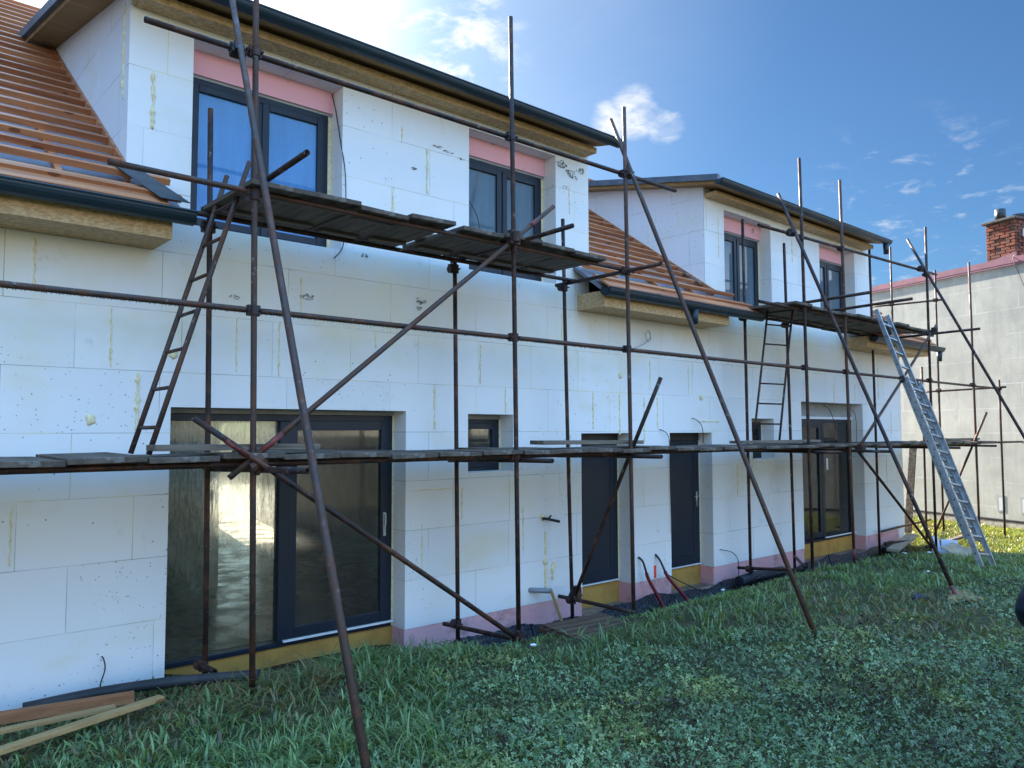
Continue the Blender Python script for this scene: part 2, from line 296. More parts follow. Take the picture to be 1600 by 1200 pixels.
# ------------------------------------------------------------------ mesh helpers
def tag(o, label=None, cat=None, group=None, kind=None):
    if label: o['label'] = label
    if cat: o['category'] = cat
    if group: o['group'] = group
    if kind: o['kind'] = kind
    return o
def empty(name, loc, label=None, cat=None, group=None):
    o = bpy.data.objects.new(name, None); COL.objects.link(o); o.location = loc; o.empty_display_size = .2
    return tag(o, label, cat, group)
def wloc(o):
    v = Vector(o.location)
    while o.parent: v = v + o.matrix_parent_inverse.to_translation(); o = o.parent; v = v + Vector(o.location)
    return v
def adopt(o, parent):
    o.parent = parent
    o.matrix_parent_inverse = Matrix.Translation(-wloc(parent))
def link(o, parent=None):
    COL.objects.link(o)
    if parent: adopt(o, parent)
    return o
class MB:
    def __init__(s): s.v = []; s.f = []
    def add(s, vs, fs):
        n = len(s.v); s.v += [tuple(p) for p in vs]; s.f += [tuple(i+n for i in f) for f in fs]; return s
    def box(s, x0, x1, y0, y1, z0, z1):
        return s.add([(x, y, z) for x in (x0, x1) for y in (y0, y1) for z in (z0, z1)],
                     [(0, 1, 3, 2), (4, 6, 7, 5), (0, 4, 5, 1), (2, 3, 7, 6), (0, 2, 6, 4), (1, 5, 7, 3)])
    def obox(s, p0, p1, w, h, up=(0, 0, 1)):
        """bar from p0 to p1, w across, h along up"""
        p0, p1 = Vector(p0), Vector(p1); d = (p1-p0).normalized(); u = Vector(up); r = d.cross(u).normalized(); u = r.cross(d)
        vs = []
        for p in (p0, p1):
            for a in (-1, 1):
                for b in (-1, 1): vs.append(p+r*(a*w/2)+u*(b*h/2))
        return s.add(vs, [(0, 2, 3, 1), (4, 5, 7, 6), (0, 1, 5, 4), (2, 6, 7, 3), (0, 4, 6, 2), (1, 3, 7, 5)])
    def quad(s, *p): return s.add(p, [tuple(range(len(p)))])
    def sweep(s, pts, r, n=10, hollow=False, cap=True, rfun=None):
        pts = [Vector(p) for p in pts]; vs = []; fs = []
        t0 = (pts[1]-pts[0]).normalized(); a = Vector((0, 0, 1)) if abs(t0.z) < .9 else Vector((1, 0, 0))
        u = t0.cross(a).normalized()
        for i, p in enumerate(pts):
            t = (pts[min(i+1, len(pts)-1)]-pts[max(i-1, 0)]).normalized()
            u = (u-t*u.dot(t)).normalized(); w = t.cross(u); rr = rfun(i) if rfun else r
            for k in range(n):
                an = 2*math.pi*k/n; vs.append(p+(u*math.cos(an)+w*math.sin(an))*rr)
        L = len(pts)
        for i in range(L-1):
            for k in range(n):
                fs.append((i*n+k, i*n+(k+1) % n, (i+1)*n+(k+1) % n, (i+1)*n+k))
        if hollow:
            for e, inn in ((0, 1), (L-1, -1)):
                p = pts[e]; t = (pts[e+inn]-p).normalized(); b = len(vs)
                for dd, rr in ((0, .82), (.07, .80)):
                    for k in range(n): vs.append(p+t*dd+(Vector(vs[e*n+k])-p)*rr)
                for k in range(n):
                    k2 = (k+1) % n
                    fs.append((e*n+k, b+k, b+k2, e*n+k2) if e == 0 else (e*n+k, e*n+k2, b+k2, b+k))
                    fs.append((b+k, b+n+k, b+n+k2, b+k2) if e == 0 else (b+k, b+k2, b+n+k2, b+n+k))
                fs.append(tuple(b+n+k for k in range(n)))
        elif cap:
            fs.append(tuple(range(n-1, -1, -1))); fs.append(tuple((L-1)*n+k for k in range(n)))
        return s.add(vs, fs)
    def prism(s, poly, d):
        """poly of 3D points extruded by vector d"""
        n = len(poly); d = Vector(d); vs = [Vector(p) for p in poly]+[Vector(p)+d for p in poly]
        return s.add(vs, [tuple(range(n-1, -1, -1)), tuple(range(n, 2*n))]+[(i, (i+1) % n, n+(i+1) % n, n+i) for i in range(n)])
    def build(s, name, mat, parent=None, smooth=False, bevel=0, origin=None):
        me = bpy.data.meshes.new(name)
        vs = s.v if origin is None else [tuple(Vector(p)-Vector(origin)) for p in s.v]
        me.from_pydata(vs, [], s.f); me.update()
        bm = bmesh.new(); bm.from_mesh(me); bmesh.ops.recalc_face_normals(bm, faces=bm.faces); bm.to_mesh(me); bm.free()
        if mat: me.materials.append(MT[mat] if isinstance(mat, str) else mat)
        if smooth:
            for p in me.polygons: p.use_smooth = len(p.vertices) <= 4
        o = bpy.data.objects.new(name, me)
        if origin is not None: o.location = origin
        link(o, parent)
        if bevel:
            b = o.modifiers.new('bevel', 'BEVEL'); b.width = bevel; b.segments = 2; b.limit_method = 'ANGLE'
        return o
def sst(a, b, x):
    t = np.clip((x-a)/(b-a), 0, 1); return t*t*(3-2*t)

# ------------------------------------------------------------------ ground
def ground_z(x, y):
    x = np.asarray(x, float); y = np.asarray(y, float)
    z = -0.42*sst(12.5, 17.5, x)
    wall = np.where(x < 2.2, -.14, np.where(x < 4.6, -.30, -.50)); wall = -.14-.16*sst(2.0, 3.0, x)-.18*sst(4.3, 5.6, x)
    t = sst(-1.80, -.25, y)**1.05*(1-sst(19, 21, x))
    z = z*(1-t)+np.minimum(wall, z)*t
    z = z-.05*sst(4.6, 5.4, x)*sst(-2.1, -1.2, y)*(1-sst(17, 19, x))
    z = z+.10*np.exp(-((x-3.3)/1.3)**2-((y+1.15)/.55)**2)
    z = z+.018*np.sin(x*2.1+y*1.3)*np.sin(y*2.7-x*.6)+.012*np.sin(x*5.3+1)*np.sin(y*4.9)
    return z
def gz(x, y): return float(ground_z(x, y))
xs = np.concatenate([[-300, -120, -60, -30, -15], np.arange(-6, 30.01, .22), [34, 40, 60, 120, 300, 700]])
ys = np.concatenate([[-300, -120, -60, -30, -16], np.arange(-9, 8.01, .2), [12, 18, 30, 60, 120, 300, 700]])
gx, gy = np.meshgrid(xs, ys); gzz = ground_z(gx, gy)
me = bpy.data.meshes.new('lawn_ground'); nx = len(xs)
me.from_pydata(np.stack([gx.ravel(), gy.ravel(), gzz.ravel()], 1).tolist(), [], [(j*nx+i, j*nx+i+1, (j+1)*nx+i+1, (j+1)*nx+i) for j in range(len(ys)-1) for i in range(nx-1)])
for p in me.polygons: p.use_smooth = True
me.materials.append(MT['soil']); o = link(bpy.data.objects.new('ground', me)); tag(o, 'dark earth under the lawn', kind='structure')

yd = bpy.data.meshes.new('yard'); yd.from_pydata([(-6, 11.12, -.12), (17.5, 11.12, -.12), (17.5, 24, -.12), (-6, 24, -.12), (-6, 11.12, -.8), (17.5, 11.12, -.8), (17.5, 24, -.8), (-6, 24, -.8)], [], [(0, 1, 2, 3), (0, 4, 5, 1), (1, 5, 6, 2), (2, 6, 7, 3), (3, 7, 4, 0)])  # pale slab added to make the view through the back door bright
yd.materials.append(MT['pale_added_slab']); tag(link(bpy.data.objects.new('added_yard_slab', yd)), 'pale yard slab added behind the house to brighten the back door view', kind='structure')
# ------------------------------------------------------------------ house
house = empty('house', (0, 0, -.5), 'white foam-clad house with two dormers and bare orange roof battens, behind the scaffold', 'house')
WIN = [('W', 2.43, 4.0, 3.97, 5.75), ('W', 5.72, 7.2, 4.0, 5.75), ('W', 11.17, 12.65, 4.0, 5.76), ('W', 14.45, 15.95, 4.0, 5.76)]
PAT = [(2.3, 4.83, 2.27, 2.22), (13.6, 16.13, 2.58, 2.26)]
DOR = [(7.66, 8.7, 2.01, 1.90), (9.61, 10.71, 2.01, 1.88)]
SML = [(5.71, 6.43, 1.55, 2.25), (11.9, 12.62, 1.55, 2.25)]
Z0 = -.14; ZM = 3.80; ZT = 5.87; XL, XR = -4.0, 18.04; TH = .45; YF = .23
holes = [w[1:] for w in WIN]+[(a, b, -.6, t) for a, b, t, _ in PAT+DOR]+[(a, b, c, d) for a, b, c, d in SML]
def wall_sheet(mb, x0, x1, z0, z1, y, hs):
    hs = [h for h in hs if h[0] < x1 and h[1] > x0 and h[2] < z1 and h[3] > z0]
    cx = sorted({x0, x1}|{min(max(v, x0), x1) for h in hs for v in h[:2]}); cz = sorted({z0, z1}|{min(max(v, z0), z1) for h in hs for v in h[2:]})
    for i in range(len(cx)-1):
        for j in range(len(cz)-1):
            mx, mz = (cx[i]+cx[i+1])/2, (cz[j]+cz[j+1])/2
            if any(h[0] < mx < h[1] and h[2] < mz < h[3] for h in hs): continue
            mb.quad((cx[i], y, cz[j]), (cx[i+1], y, cz[j]), (cx[i+1], y, cz[j+1]), (cx[i], y, cz[j+1]))
wm = MB()
RECTS = [(XL, XR, Z0, ZM), (1.87, 7.84, ZM, ZT), (10.6, 16.63, ZM, ZT)]
for r in RECTS: wall_sheet(wm, *r, 0.0, holes)
for a, b, c_, d in holes:
    c_ = max(c_, Z0)
    for x in (a, b): wm.quad((x, 0, c_), (x, TH, c_), (x, TH, d), (x, 0, d))
    wm.quad((a, 0, d), (b, 0, d), (b, TH, d), (a, TH, d))
    if c_ > 0: wm.quad((a, 0, c_), (b, 0, c_), (b, TH, c_), (a, TH, c_))
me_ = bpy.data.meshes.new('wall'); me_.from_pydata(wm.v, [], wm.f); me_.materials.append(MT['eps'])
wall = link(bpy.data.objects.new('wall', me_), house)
# inside face of the wall, gables, back wall, floors: the shell
im = MB()
for r in RECTS: wall_sheet(im, *r, TH, holes)
inner = MB(); inner.v, inner.f = im.v, im.f
DX0, DX1 = 6.75, 7.85
wall_sheet(inner, XL, XR, -.6, 4.4, 10.9, [(DX0, DX1, -.1, 2.25)])
wall_sheet(inner, XL, XR, -.6, 4.4, 11.1, [(DX0, DX1, -.1, 2.25)])
inner.quad((DX0, 10.9, -.1), (DX0, 11.1, -.1), (DX0, 11.1, 2.25), (DX0, 10.9, 2.25)); inner.quad((DX1, 10.9, -.1), (DX1, 11.1, -.1), (DX1, 11.1, 2.25), (DX1, 10.9, 2.25))
inner.box(8.05, 8.2, TH, 10.9, -.1, 2.62); inner.box(13.2, 13.35, TH, 10.9, -.1, 2.62); inner.box(.6, .75, TH, 10.9, -.1, 2.62); inner.box(3.93, 4.08, 3.5, 10.9, -.1, 2.62)
inner.box(5.05, 5.2, TH, 5.6, 2.9, 5.9); inner.box(13.4, 13.55, TH, 6, 2.9, 5.9)
inner.build('inner_walls', 'inner', house)
fl = MB(); fl.box(XL, XR, TH+.004, 10.89, -.35, -.10); fl.build('ground_floor', 'floor', house)
fl = MB(); fl.box(XL, XR, TH+.004, 10.89, 2.62, 2.9); fl.build('upper_floor', 'inner', house)
SLP = .70; ZE = 4.30
def rz(y): return ZE+SLP*y
gm = MB()
for x in (XL, XR-.3):
    gm = MB(); gm.prism([(x, .004, -.6), (x, .004, 4.35), (x, 5.5, rz(5.5)-.06), (x, 11, rz(0)-.06), (x, 11.0, -.6)], (.3-.002, 0, 0)); gm.build('gable_wall', 'eps_side', house)
def dz_(y): return 6.07+.205*(y+.42)-.128
for x0, x1 in ((1.87, 7.84), (10.6, 16.63)):
    for xa in (x0, x1-.2):
        dm = MB(); dm.prism([(xa, .006, 4.1), (xa, .006, dz_(0)), (xa, 3.6, dz_(3.6)), (xa, 3.6, 6.5)], (.2, 0, 0)); dm.build('dormer_side', 'eps_side', house)
# plinth
cuts = sorted([(a, b) for a, b, _, _ in PAT+DOR]); x = XL; plinth = None
for a, b in cuts+[(XR, None)]:
    pl = MB(); pl.box(x, a, .012, TH-.02, -.75, Z0-.001); o = pl.build('plinth', 'pink', house)
    if x == 4.83: plinth = o
    x = b
sb = MB(); sb.box(XR-.2, XR+.0, TH, 11, -.75, Z0-.001); sb.build('gable_plinth', 'pink', house)
st = MB()
for i, (a, b, _, _) in enumerate(PAT+DOR):
    s1 = MB(); s1.box(a+.003, b-.003, YF+.03, TH-.03, -.44, -.13); s1.build('sill_block', 'ochre', house)
    s2 = MB(); s2.box(a+.004, b-.004, -.05, YF+.028, -.75, -.42); s2.build('step', 'step', house, bevel=.015)
for txt, x, z, sx in (('AUSTROTHERM', 4.98, -.43, .105), ('AUSTROTHERM', 17.1, -.36, .10)):
    if x > 10: continue
    cu = bpy.data.curves.new('printed_lettering', 'FONT'); cu.body = txt; cu.size = sx; cu.extrude = .0006
    lm = Mat('faded_print', (.24, .10, .13), .8).m; cu.materials.append(lm)
    tmp = bpy.data.objects.new('tmp_lettering', cu); mesh = bpy.data.meshes.new_from_object(tmp); bpy.data.objects.remove(tmp)
    o = bpy.data.objects.new('printed_lettering', mesh); o.rotation_euler = (math.pi/2, 0, 0); o.location = (x, .009, z); COL.objects.link(o); adopt(o, plinth)

# windows and doors ---------------------------------------------------------
def ring(mb, x0, x1, z0, z1, w, ya, yb, wb=None):
    wb = wb or w
    mb.box(x0, x0+w, ya, yb, z0, z1); mb.box(x1-w, x1, ya, yb, z0, z1)
    mb.box(x0+w, x1-w, ya, yb, z1-w, z1); mb.box(x0+w, x1-w, ya, yb, z0, z0+wb)
def sash(par, x0, x1, z0, z1, glass, w=.075, y=YF-.014):
    sm = MB(); ring(sm, x0, x1, z0, z1, w, y, y+.07); sm.build('sash', 'frame', par, bevel=.006)
    pm = MB(); pm.box(x0+w-.005, x1-w+.005, y+.030, y+.036, z0+w-.005, z1-w+.005); pm.build('glass_pane', glass, par)
def seal(par, x0, x1, z0, z1):
    fm = MB()
    for x in (x0, x1): fm.box(x-.012, x+.012, YF-.006, YF+.02, z0, z1)
    return fm
for i, (_, x0, x1, z0, z1) in enumerate(WIN):
    ft = 5.48; fx0, fx1 = x0+.004, x1-.05
    fm = MB(); ring(fm, fx0, fx1, z0+.004, ft, .065, YF, YF+.08); mx = (fx0+fx1)/2; fm.box(mx-.03, mx+.03, YF, YF+.08, z0+.069, ft-.065)
    win = fm.build('window', 'frame', house, bevel=.005)
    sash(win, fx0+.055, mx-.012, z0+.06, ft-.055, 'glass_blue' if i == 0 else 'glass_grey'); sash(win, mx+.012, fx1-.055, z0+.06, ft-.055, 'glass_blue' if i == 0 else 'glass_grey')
    lm = MB(); lm.box(x0+.003, x1-.003, YF-.02, YF+.12, ft+.03, z1-.003); lm.build('lintel_panel', 'lintel', house)
    lm = MB(); lm.box(x0+.003, x1-.003, YF+.002, YF+.10, ft+.002, ft+.03); lm.build('foam_seal', 'plaster', house)
    lm = MB(); lm.box(fx1+.002, x1-.003, YF+.01, YF+.10, z0+.003, ft); lm.build('foam_seal', 'foam', house)
for i, (x0, x1, zo, zt) in enumerate(PAT):
    fx1 = x1-.03; mx = (3.50, 14.80)[i]; zb = -.13
    fm = MB(); ring(fm, x0+.004, fx1, zb, zt, .07, YF, YF+.10, .05); fm.box(mx-.055, mx+.055, YF-.02, YF+.10, zb+.05, zt-.07)
    win = fm.build('patio_door', 'frame', house, bevel=.006)
    # fixed light at one side, lift-and-slide leaf at the other
    g = ('glass_wet', 'glass_dim')
    pa, pb = ((x0+.07, mx-.055), (mx+.055, fx1-.07)) if i == 0 else ((mx+.055, fx1-.07), (x0+.07, mx-.055))
    pm = MB(); pm.box(pa[0], pa[1], YF+.045, YF+.055, zb+.05, zt-.07); pm.build('glass_pane', g[i], win)
    sash(win, pb[0]-.02, pb[1]+.02, zb+.075, zt-.06, 'glass_dim', .105, YF-.015)
    hm = MB(); hx = pb[1]-.045 if i == 0 else pb[0]+.045
    hm.box(hx-.018, hx+.018, YF-.036, YF-.016, .88, 1.14); hm.obox((hx, YF-.05, 1.0), (hx, YF-.05, 1.12), .016, .02, (0, 1, 0)); hm.build('handle', 'alu', win, bevel=.004)
    tm = MB(); tm.box(mx, fx1, YF-.05, YF-.021, zb+.052, zb+.072); tm.build('threshold_rail', 'white', win)
    if i == 1:
        lm = MB(); lm.box(x0+.003, x1-.003, YF+.01, YF+.12, zt+.055, zo-.003); lm.build('lintel_panel', 'plaster', house)
        lm = MB(); lm.box(x0+.003, x1-.003, YF-.01, YF+.10, zt+.003, zt+.052); lm.build('frame_profile', 'white', house)
        lm = MB(); lm.box(15.05, 15.12, YF+.038, YF+.043, 1.25, 1.48); lm.build('paper_sticker', 'white', win)
    else:
        lm = MB(); lm.box(x0+.003, x1-.003, YF+.03, YF+.12, zt+.002, zo-.002); lm.build('foam_seal', 'plaster', house)
    lm = MB(); lm.box(fx1+.002, x1-.003, YF+.012, YF+.09, zb, zt); lm.build('foam_seal', 'foam', house)
for i, (x0, x1, zo, zt) in enumerate(DOR):
    fx1 = x1-.04; zb = -.09
    fm = MB(); ring(fm, x0+.004, fx1, zb, zt, .06, YF, YF+.08, .03)
    d = fm.build('door', 'frame', house, bevel=.006)
    lf = MB(); lf.box(x0+.06, fx1-.055, YF-.012, YF+.06, zb+.032, zt-.055)
    leaf = lf.build('door_leaf', 'frame', d, bevel=.006)
    rm = MB(); ring(rm, x0+.17, fx1-.165, zb+.17, zt-.17, .018, YF-.020, YF-.0125); rm.build('panel_moulding', 'frame', d, bevel=.004)
    if i == 1:
        hx = fx1-.095; hm = MB(); hm.box(hx-.018, hx+.018, YF-.022, YF-.0125, .82, 1.06); hm.sweep([(hx, YF-.022, .99), (hx, YF-.065, .99), (hx-.01, YF-.07, .99), (hx-.13, YF-.07, .985)], .011, 8); hm.build('handle', 'alu', d, smooth=True)
    lm = MB(); lm.box(x0+.003, x1-.003, YF+.02, YF+.12, zt+.002, zo-.002); lm.build('lintel_gap', 'cable', house)
    lm = MB(); lm.box(fx1+.002, x1-.003, YF+.012, YF+.09, zb, zt); lm.build('foam_seal', 'foam', house)
    lm = MB(); lm.box(x0+.05, fx1, YF-.03, YF-.002, zb-.016, zb-.001); lm.build('threshold_rail', 'white', d)
for i, (x0, x1, z0, z1) in enumerate(SML):
    zt = z1-.06; fx1 = x1-.04
    fm = MB(); ring(fm, x0+.004, fx1, z0+.004, zt, .06, YF, YF+.08); win = fm.build('window', 'frame', house, bevel=.005)
    sash(win, x0+.05, fx1-.045, z0+.05, zt-.045, 'glass_dim', .075)
    lm = MB(); lm.box(x0+.003, x1-.003, YF+.02, YF+.12, zt+.002, z1-.002); lm.build('foam_seal', 'plaster', house)
    lm = MB(); lm.box(fx1+.002, x1-.003, YF+.012, YF+.09, z0+.003, zt); lm.build('foam_seal', 'foam', house)

# foam beads squeezed out of the board joints --------------------------------
def bead(x, z0, z1, w=.02, par=wall, y=-.002, horiz=False, plane=None):
    n = max(4, int(abs(z1-z0)/.022)); mb = MB(); pts = []; rr = []
    for k in range(n+1):
        t = z0+(z1-z0)*k/n; j = random.uniform(-.006, .006)
        p = (t, y, x+j) if horiz else (x+j, y, t)
        if plane is not None: p = (plane, x+j, t)
        pts.append(p); rr.append(w*1.4*random.choice((.22, .3, .35, .42, .5, .68)))
    rr[0] *= .4; rr[-1] *= .5
    mb.sweep(pts, w, 7, rfun=lambda i: rr[i]); return mb.build('foam_bead', 'foam', par, smooth=True)
for x, a, b, w in ((2.08, 5.33, 4.78, .026), (4.75, 5.51, 5.32, .016), (5.10, 5.34, 4.80, .016), (4.64, 4.80, 4.45, .016), (1.79, 3.12, 2.6, .013), (2.89, 3.14, 2.62, .013),
                   (2.015, 2.57, 2.05, .026), (3.32, 3.14, 2.59, .012), (4.43, 3.14, 2.95, .016), (5.22, 2.59, 2.07, .018), (6.3, 2.59, 2.27, .02), (7.9, 2.58, 2.07, .016), (8.455, 2.57, 1.98, .02), (9.0, 2.54, 1.88, .016),
                   (9.315, 2.55, 2.07, .017), (6.975, .75, .02, .026), (6.59, 1.1, .51, .013), (11.43, 1.48, .95, .018), (5.62, 1.40, 1.0, .012), (7.1, .32, .12, .035), (12.2, 3.1, 2.7, .014), (14.9, 2.95, 2.6, .014), (13.9, 3.1, 2.62, .012), (15.8, 3.0, 2.65, .014), (17.2, 1.5, .9, .014), (16.9, 3.4, 2.7, .016), (13.2, 1.3, .8, .014), (3.55, 3.62, 3.18, .010), (7.46, 5.4, 5.0, .014), (11.0, 5.6, 4.9, .012), (13.4, 5.65, 5.2, .016), (6.45, 3.6, 3.1, .009), (1.2, 3.65, 3.2, .012), (7.3, 3.62, 3.2, .012), (5.05, 1.0, .45, .012), (7.45, 2.0, 1.5, .012), (9.15, 3.1, 2.65, .012), (11.9, 1.9, 1.4, .012), (17.5, 2.5, 1.95, .014), (10.1, 3.1, 2.6, .012), (5.9, 3.1, 2.62, .011), (1.1, 1.45, .98, .010)):
    bead(x, a, b, w)
for z, a, b, w in ((2.19, 10.33, 10.93, .016), (1.38, 4.92, 5.50, .008)): bead(z, a, b, w, horiz=True)
for x, z in ((1.65, 2.15), (2.31, 2.75), (8.48, 2.84), (10.43, 2.57), (6.97, .36), (7.12, .30), (6.93, .93)):
    mb = MB(); bmx = bmesh.new(); bmesh.ops.create_icosphere(bmx, subdivisions=2, radius=1)
    for v in bmx.verts: v.co *= random.uniform(.75, 1.15)
    mb.add([(x+v.co.x*.042, -.002+v.co.y*.018, z+v.co.z*.05) for v in bmx.verts], [tuple(v.index for v in f.verts) for f in bmx.faces]); bmx.free(); mb.build('foam_bead', 'foam', wall, smooth=True)
bead(.16, 5.95, 5.05, .024, plane=1.868); bead(.5, 5.75, 5.45, .012, plane=10.598); bead(1.15, 5.9, 5.2, .010, plane=10.598)
# gouges and dark scuffs in the boards (shallow chipped-out hollows)
for x, z, r in ((3.62, 3.42, .07), (5.02, 3.53, .07), (5.0, 3.45, .04), (4.92, 5.06, .035), (5.24, 5.40, .09), (5.42, 5.37, .08), (5.60, 5.33, .06), (7.3, 5.66, .10), (7.5, 5.55, .12), (7.68, 5.64, .09), (7.38, 5.35, .05), (4.28, 3.95, .05), (2.86, 3.34, .05), (9.3, .55, .012), (2.62, 3.70, .03)):
    mb = MB(); n = 11; ring_ = []
    for k in range(n):
        a = 2*math.pi*k/n; q = r*random.uniform(.55, 1.1); ring_.append((x+math.cos(a)*q*1.3, -.0035, z+math.sin(a)*q*(.22 if 4.8 < x < 5.7 and z > 5.2 else .62)))
    mb.add(ring_, [tuple(range(n))]); mb.build('scuffed_patch', 'scuff', wall)
mb = MB(); mb.box(9.185, 9.235, -.005, -.001, -.125, .06); mb.build('spray_mark', 'mark', wall)

# roof -------------------------------------------------------------------------
def slope_slab(x0, x1, y0, y1, z_at, th):
    return [(x0, y0, z_at(y0)), (x0, y1, z_at(y1)), (x0, y1, z_at(y1)-th), (x0, y0, z_at(y0)-th)], (x1-x0, 0, 0)
roof = MB()
ROOFS = [(XL-.4, 1.866), (7.844, 10.596), (16.634, 18.45)]
EAVES = [(XL-.4, 2.2), (7.52, 11.15), (15.42, 18.45)]
for a, b in ROOFS: roof.prism(*slope_slab(a, b, -.002, 3.6, rz, .05))
for a, b in EAVES: roof.prism(*slope_slab(a, b, -.5, -.006, rz, .05))
roof.prism(*slope_slab(XL-.4, 18.45, 3.602, 5.5, rz, .05))
roof.prism([(XL-.4, 5.5, rz(5.5)), (XL-.4, 11.6, rz(-.6)), (XL-.4, 11.6, rz(-.6)-.05), (XL-.4, 5.5, rz(5.5)-.05)], (18.45-XL+.4, 0, 0))
roof_o = roof.build('roof', 'underlay', house)
cosr = 1/math.hypot(1, SLP); nrm = Vector((0, -SLP*cosr, cosr)); tng = Vector((0, cosr, SLP*cosr))
def roof_at(x, y, h): return Vector((x, y, rz(y)))+nrm*h
for ri, (a, b) in enumerate(ROOFS):
    mb = MB()
    y = -.46; k = 0
    while y < 5.42:
        segs = [(a+.02, b)] if y < 3.55 else ([(a, b+ (3.0 if ri == 0 else .0))] if ri == 0 else ([(a-2, b+3)] if ri == 1 else [(a-3, b)]))
        if y < -.03: segs = [(EAVES[ri][0]+.02, EAVES[ri][1])]
        for s0, s1 in segs:
            e0 = s1+random.uniform(-.02, .0)
            x = s0
            while x < e0-.01:
                xe = min(e0, x+random.uniform(3.2, 4.2))
                w = .055
                j = random.uniform(-.006, .006)
                mb.obox(roof_at(x, y+j, .080), roof_at(xe-.004, y+j+random.uniform(-.006, .006), .080), w, .056, nrm)
                x = xe
        y += .238 if k else .33; k += 1
    mb.build('battens', 'batten', roof_o)
    mb = MB(); x = a+.3
    while x < b-.1:
        mb.obox(roof_at(x, -.5, .027), roof_at(x, 3.5, .027), .05, .05, nrm); x += .9
    mb.build('counter_battens', 'batten', roof_o)
    x, b = EAVES[ri]
    mb = MB()
    while x < b-.5:
        xe = min(b-.02, x+random.uniform(1.3, 1.9)); mb.obox(roof_at(x+.004, -.47, .064), roof_at(xe, -.47, .064), .34, .03, nrm); x = xe
    mb.build('eaves_board', 'batten', roof_o, bevel=.004)
mb = MB(); mb.prism([tuple(roof_at(x, y, .114)) for x, y in ((1.97, -.60), (2.21, -.60), (1.93, -.03), (1.70, -.03))], nrm*.006); mb.build('valley_flashing', 'gutter', roof_o)
for a, y0, y1 in ((10.36, -.02, .5), ):
    mb = MB(); mb.prism([tuple(roof_at(a, y0, .105)), tuple(roof_at(a+(.25 if a < 5 else .12), y0+.05, .105)), tuple(roof_at(a+(.25 if a < 5 else .12), y1, .105)), tuple(roof_at(a+.03, y1-.1, .105))], nrm*.006); mb.build('valley_flashing', 'gutter', roof_o)
for xa in (1.838, 10.568):
    mb = MB(); mb.prism([tuple(roof_at(xa, -.15, .0)), tuple(roof_at(xa, 3.5, .0)), tuple(roof_at(xa, 3.5, .115)), tuple(roof_at(xa, -.15, .115))], (.026, 0, 0)); mb.build('side_board', 'batten', roof_o)
# eaves boxes of strand board
for k, (a, b) in enumerate(((XL-.4, 2.12), (7.60, 10.50), (15.3, 18.42))):
    mb = MB(); mb.box(a, b, -.5, -.004, 3.685, 3.90); mb.build('eaves_box', 'osb', house)
# gutters
def gutter(a, b, y, z, r, name='gutter', outlet=None, seams=2.0):
    mb = MB(); prof = []
    n = 12
    for k in range(n+1):
        t = math.pi*k/n; prof.append((y-math.cos(t)*r, z-math.sin(t)*r*1.08))
    inn = [(y-math.cos(math.pi*k/n)*(r-.006), z-math.sin(math.pi*k/n)*(r-.006)*1.08) for k in range(n, -1, -1)]
    mb.prism([(a, p[0], p[1]) for p in prof+inn], (b-a, 0, 0))
    mb.sweep([(a, y-r, z), (b, y-r, z)], .011, 8)
    for x in (a, b-.006):
        mb.prism([(x, p[0], p[1]) for p in prof], (.006, 0, 0))
    o = mb.build(name, 'gutter', house, smooth=False)
    x = a+.8
    while x < b-.2:
        s = MB(); pr = [(y-math.cos(math.pi*k/n)*(r+.003), z-math.sin(math.pi*k/n)*(r+.003)*1.08) for k in range(n+1)]; pi_ = [(y-math.cos(math.pi*k/n)*(r+.0005), z-math.sin(math.pi*k/n)*(r+.0005)*1.08) for k in range(n, -1, -1)]
        s.prism([(x, p[0], p[1]) for p in pr+pi_], (.03, 0, 0)); s.build('gutter_bracket', 'gutter', o); x += seams
    if outlet is not None:
        s = MB(); s.sweep([(outlet, y, z-r*1.0), (outlet, y, z-r*1.08-.20)], .05, 14, hollow=True, rfun=lambda i: (.062, .05)[i]); s.build('outlet', 'gutter', o, smooth=True)
    return o
gutter(XL-.4, 2.26, -.60, 3.905, .095); gutter(7.50, 11.28, -.60, 3.905, .092, outlet=9.45); gutter(15.4, 18.84, -.60, 3.885, .09, outlet=18.72)
# dormer roofs
for i, (x0, x1, ga, gb) in enumerate(((1.55, 7.90, 1.50, 7.97), (10.38, 16.50, 10.34, 16.56))):
    zr = lambda y: 6.07+.205*(y+.42)
    mb = MB(); mb.prism(*slope_slab(x0, x1, -.42, 3.9, zr, .05)); ro = mb.build('dormer_roof', 'flash', house)
    mb = MB(); mb.prism(*slope_slab(x0+.03, x1-.03, -.40, 3.7, lambda y: zr(y)-.052, .075)); mb.build('verge_board', 'palewood', ro)
    mb = MB(); mb.prism(*slope_slab(x0-.02, x0+.06, -.43, 3.9, lambda y: zr(y)+.028, .10)); mb.build('edge_flashing', 'flash', ro)
    mb = MB(); mb.box(x0+.34 if i == 0 else x0+.26, x1-.12, -.22, -.004, 5.862, 5.935); mb.build('dormer_eaves_box', 'osb', ro)
    g = gutter(ga, gb, -.46, 6.00, .078, 'dormer_gutter', seams=1.9, outlet=None if i == 0 else 16.42)

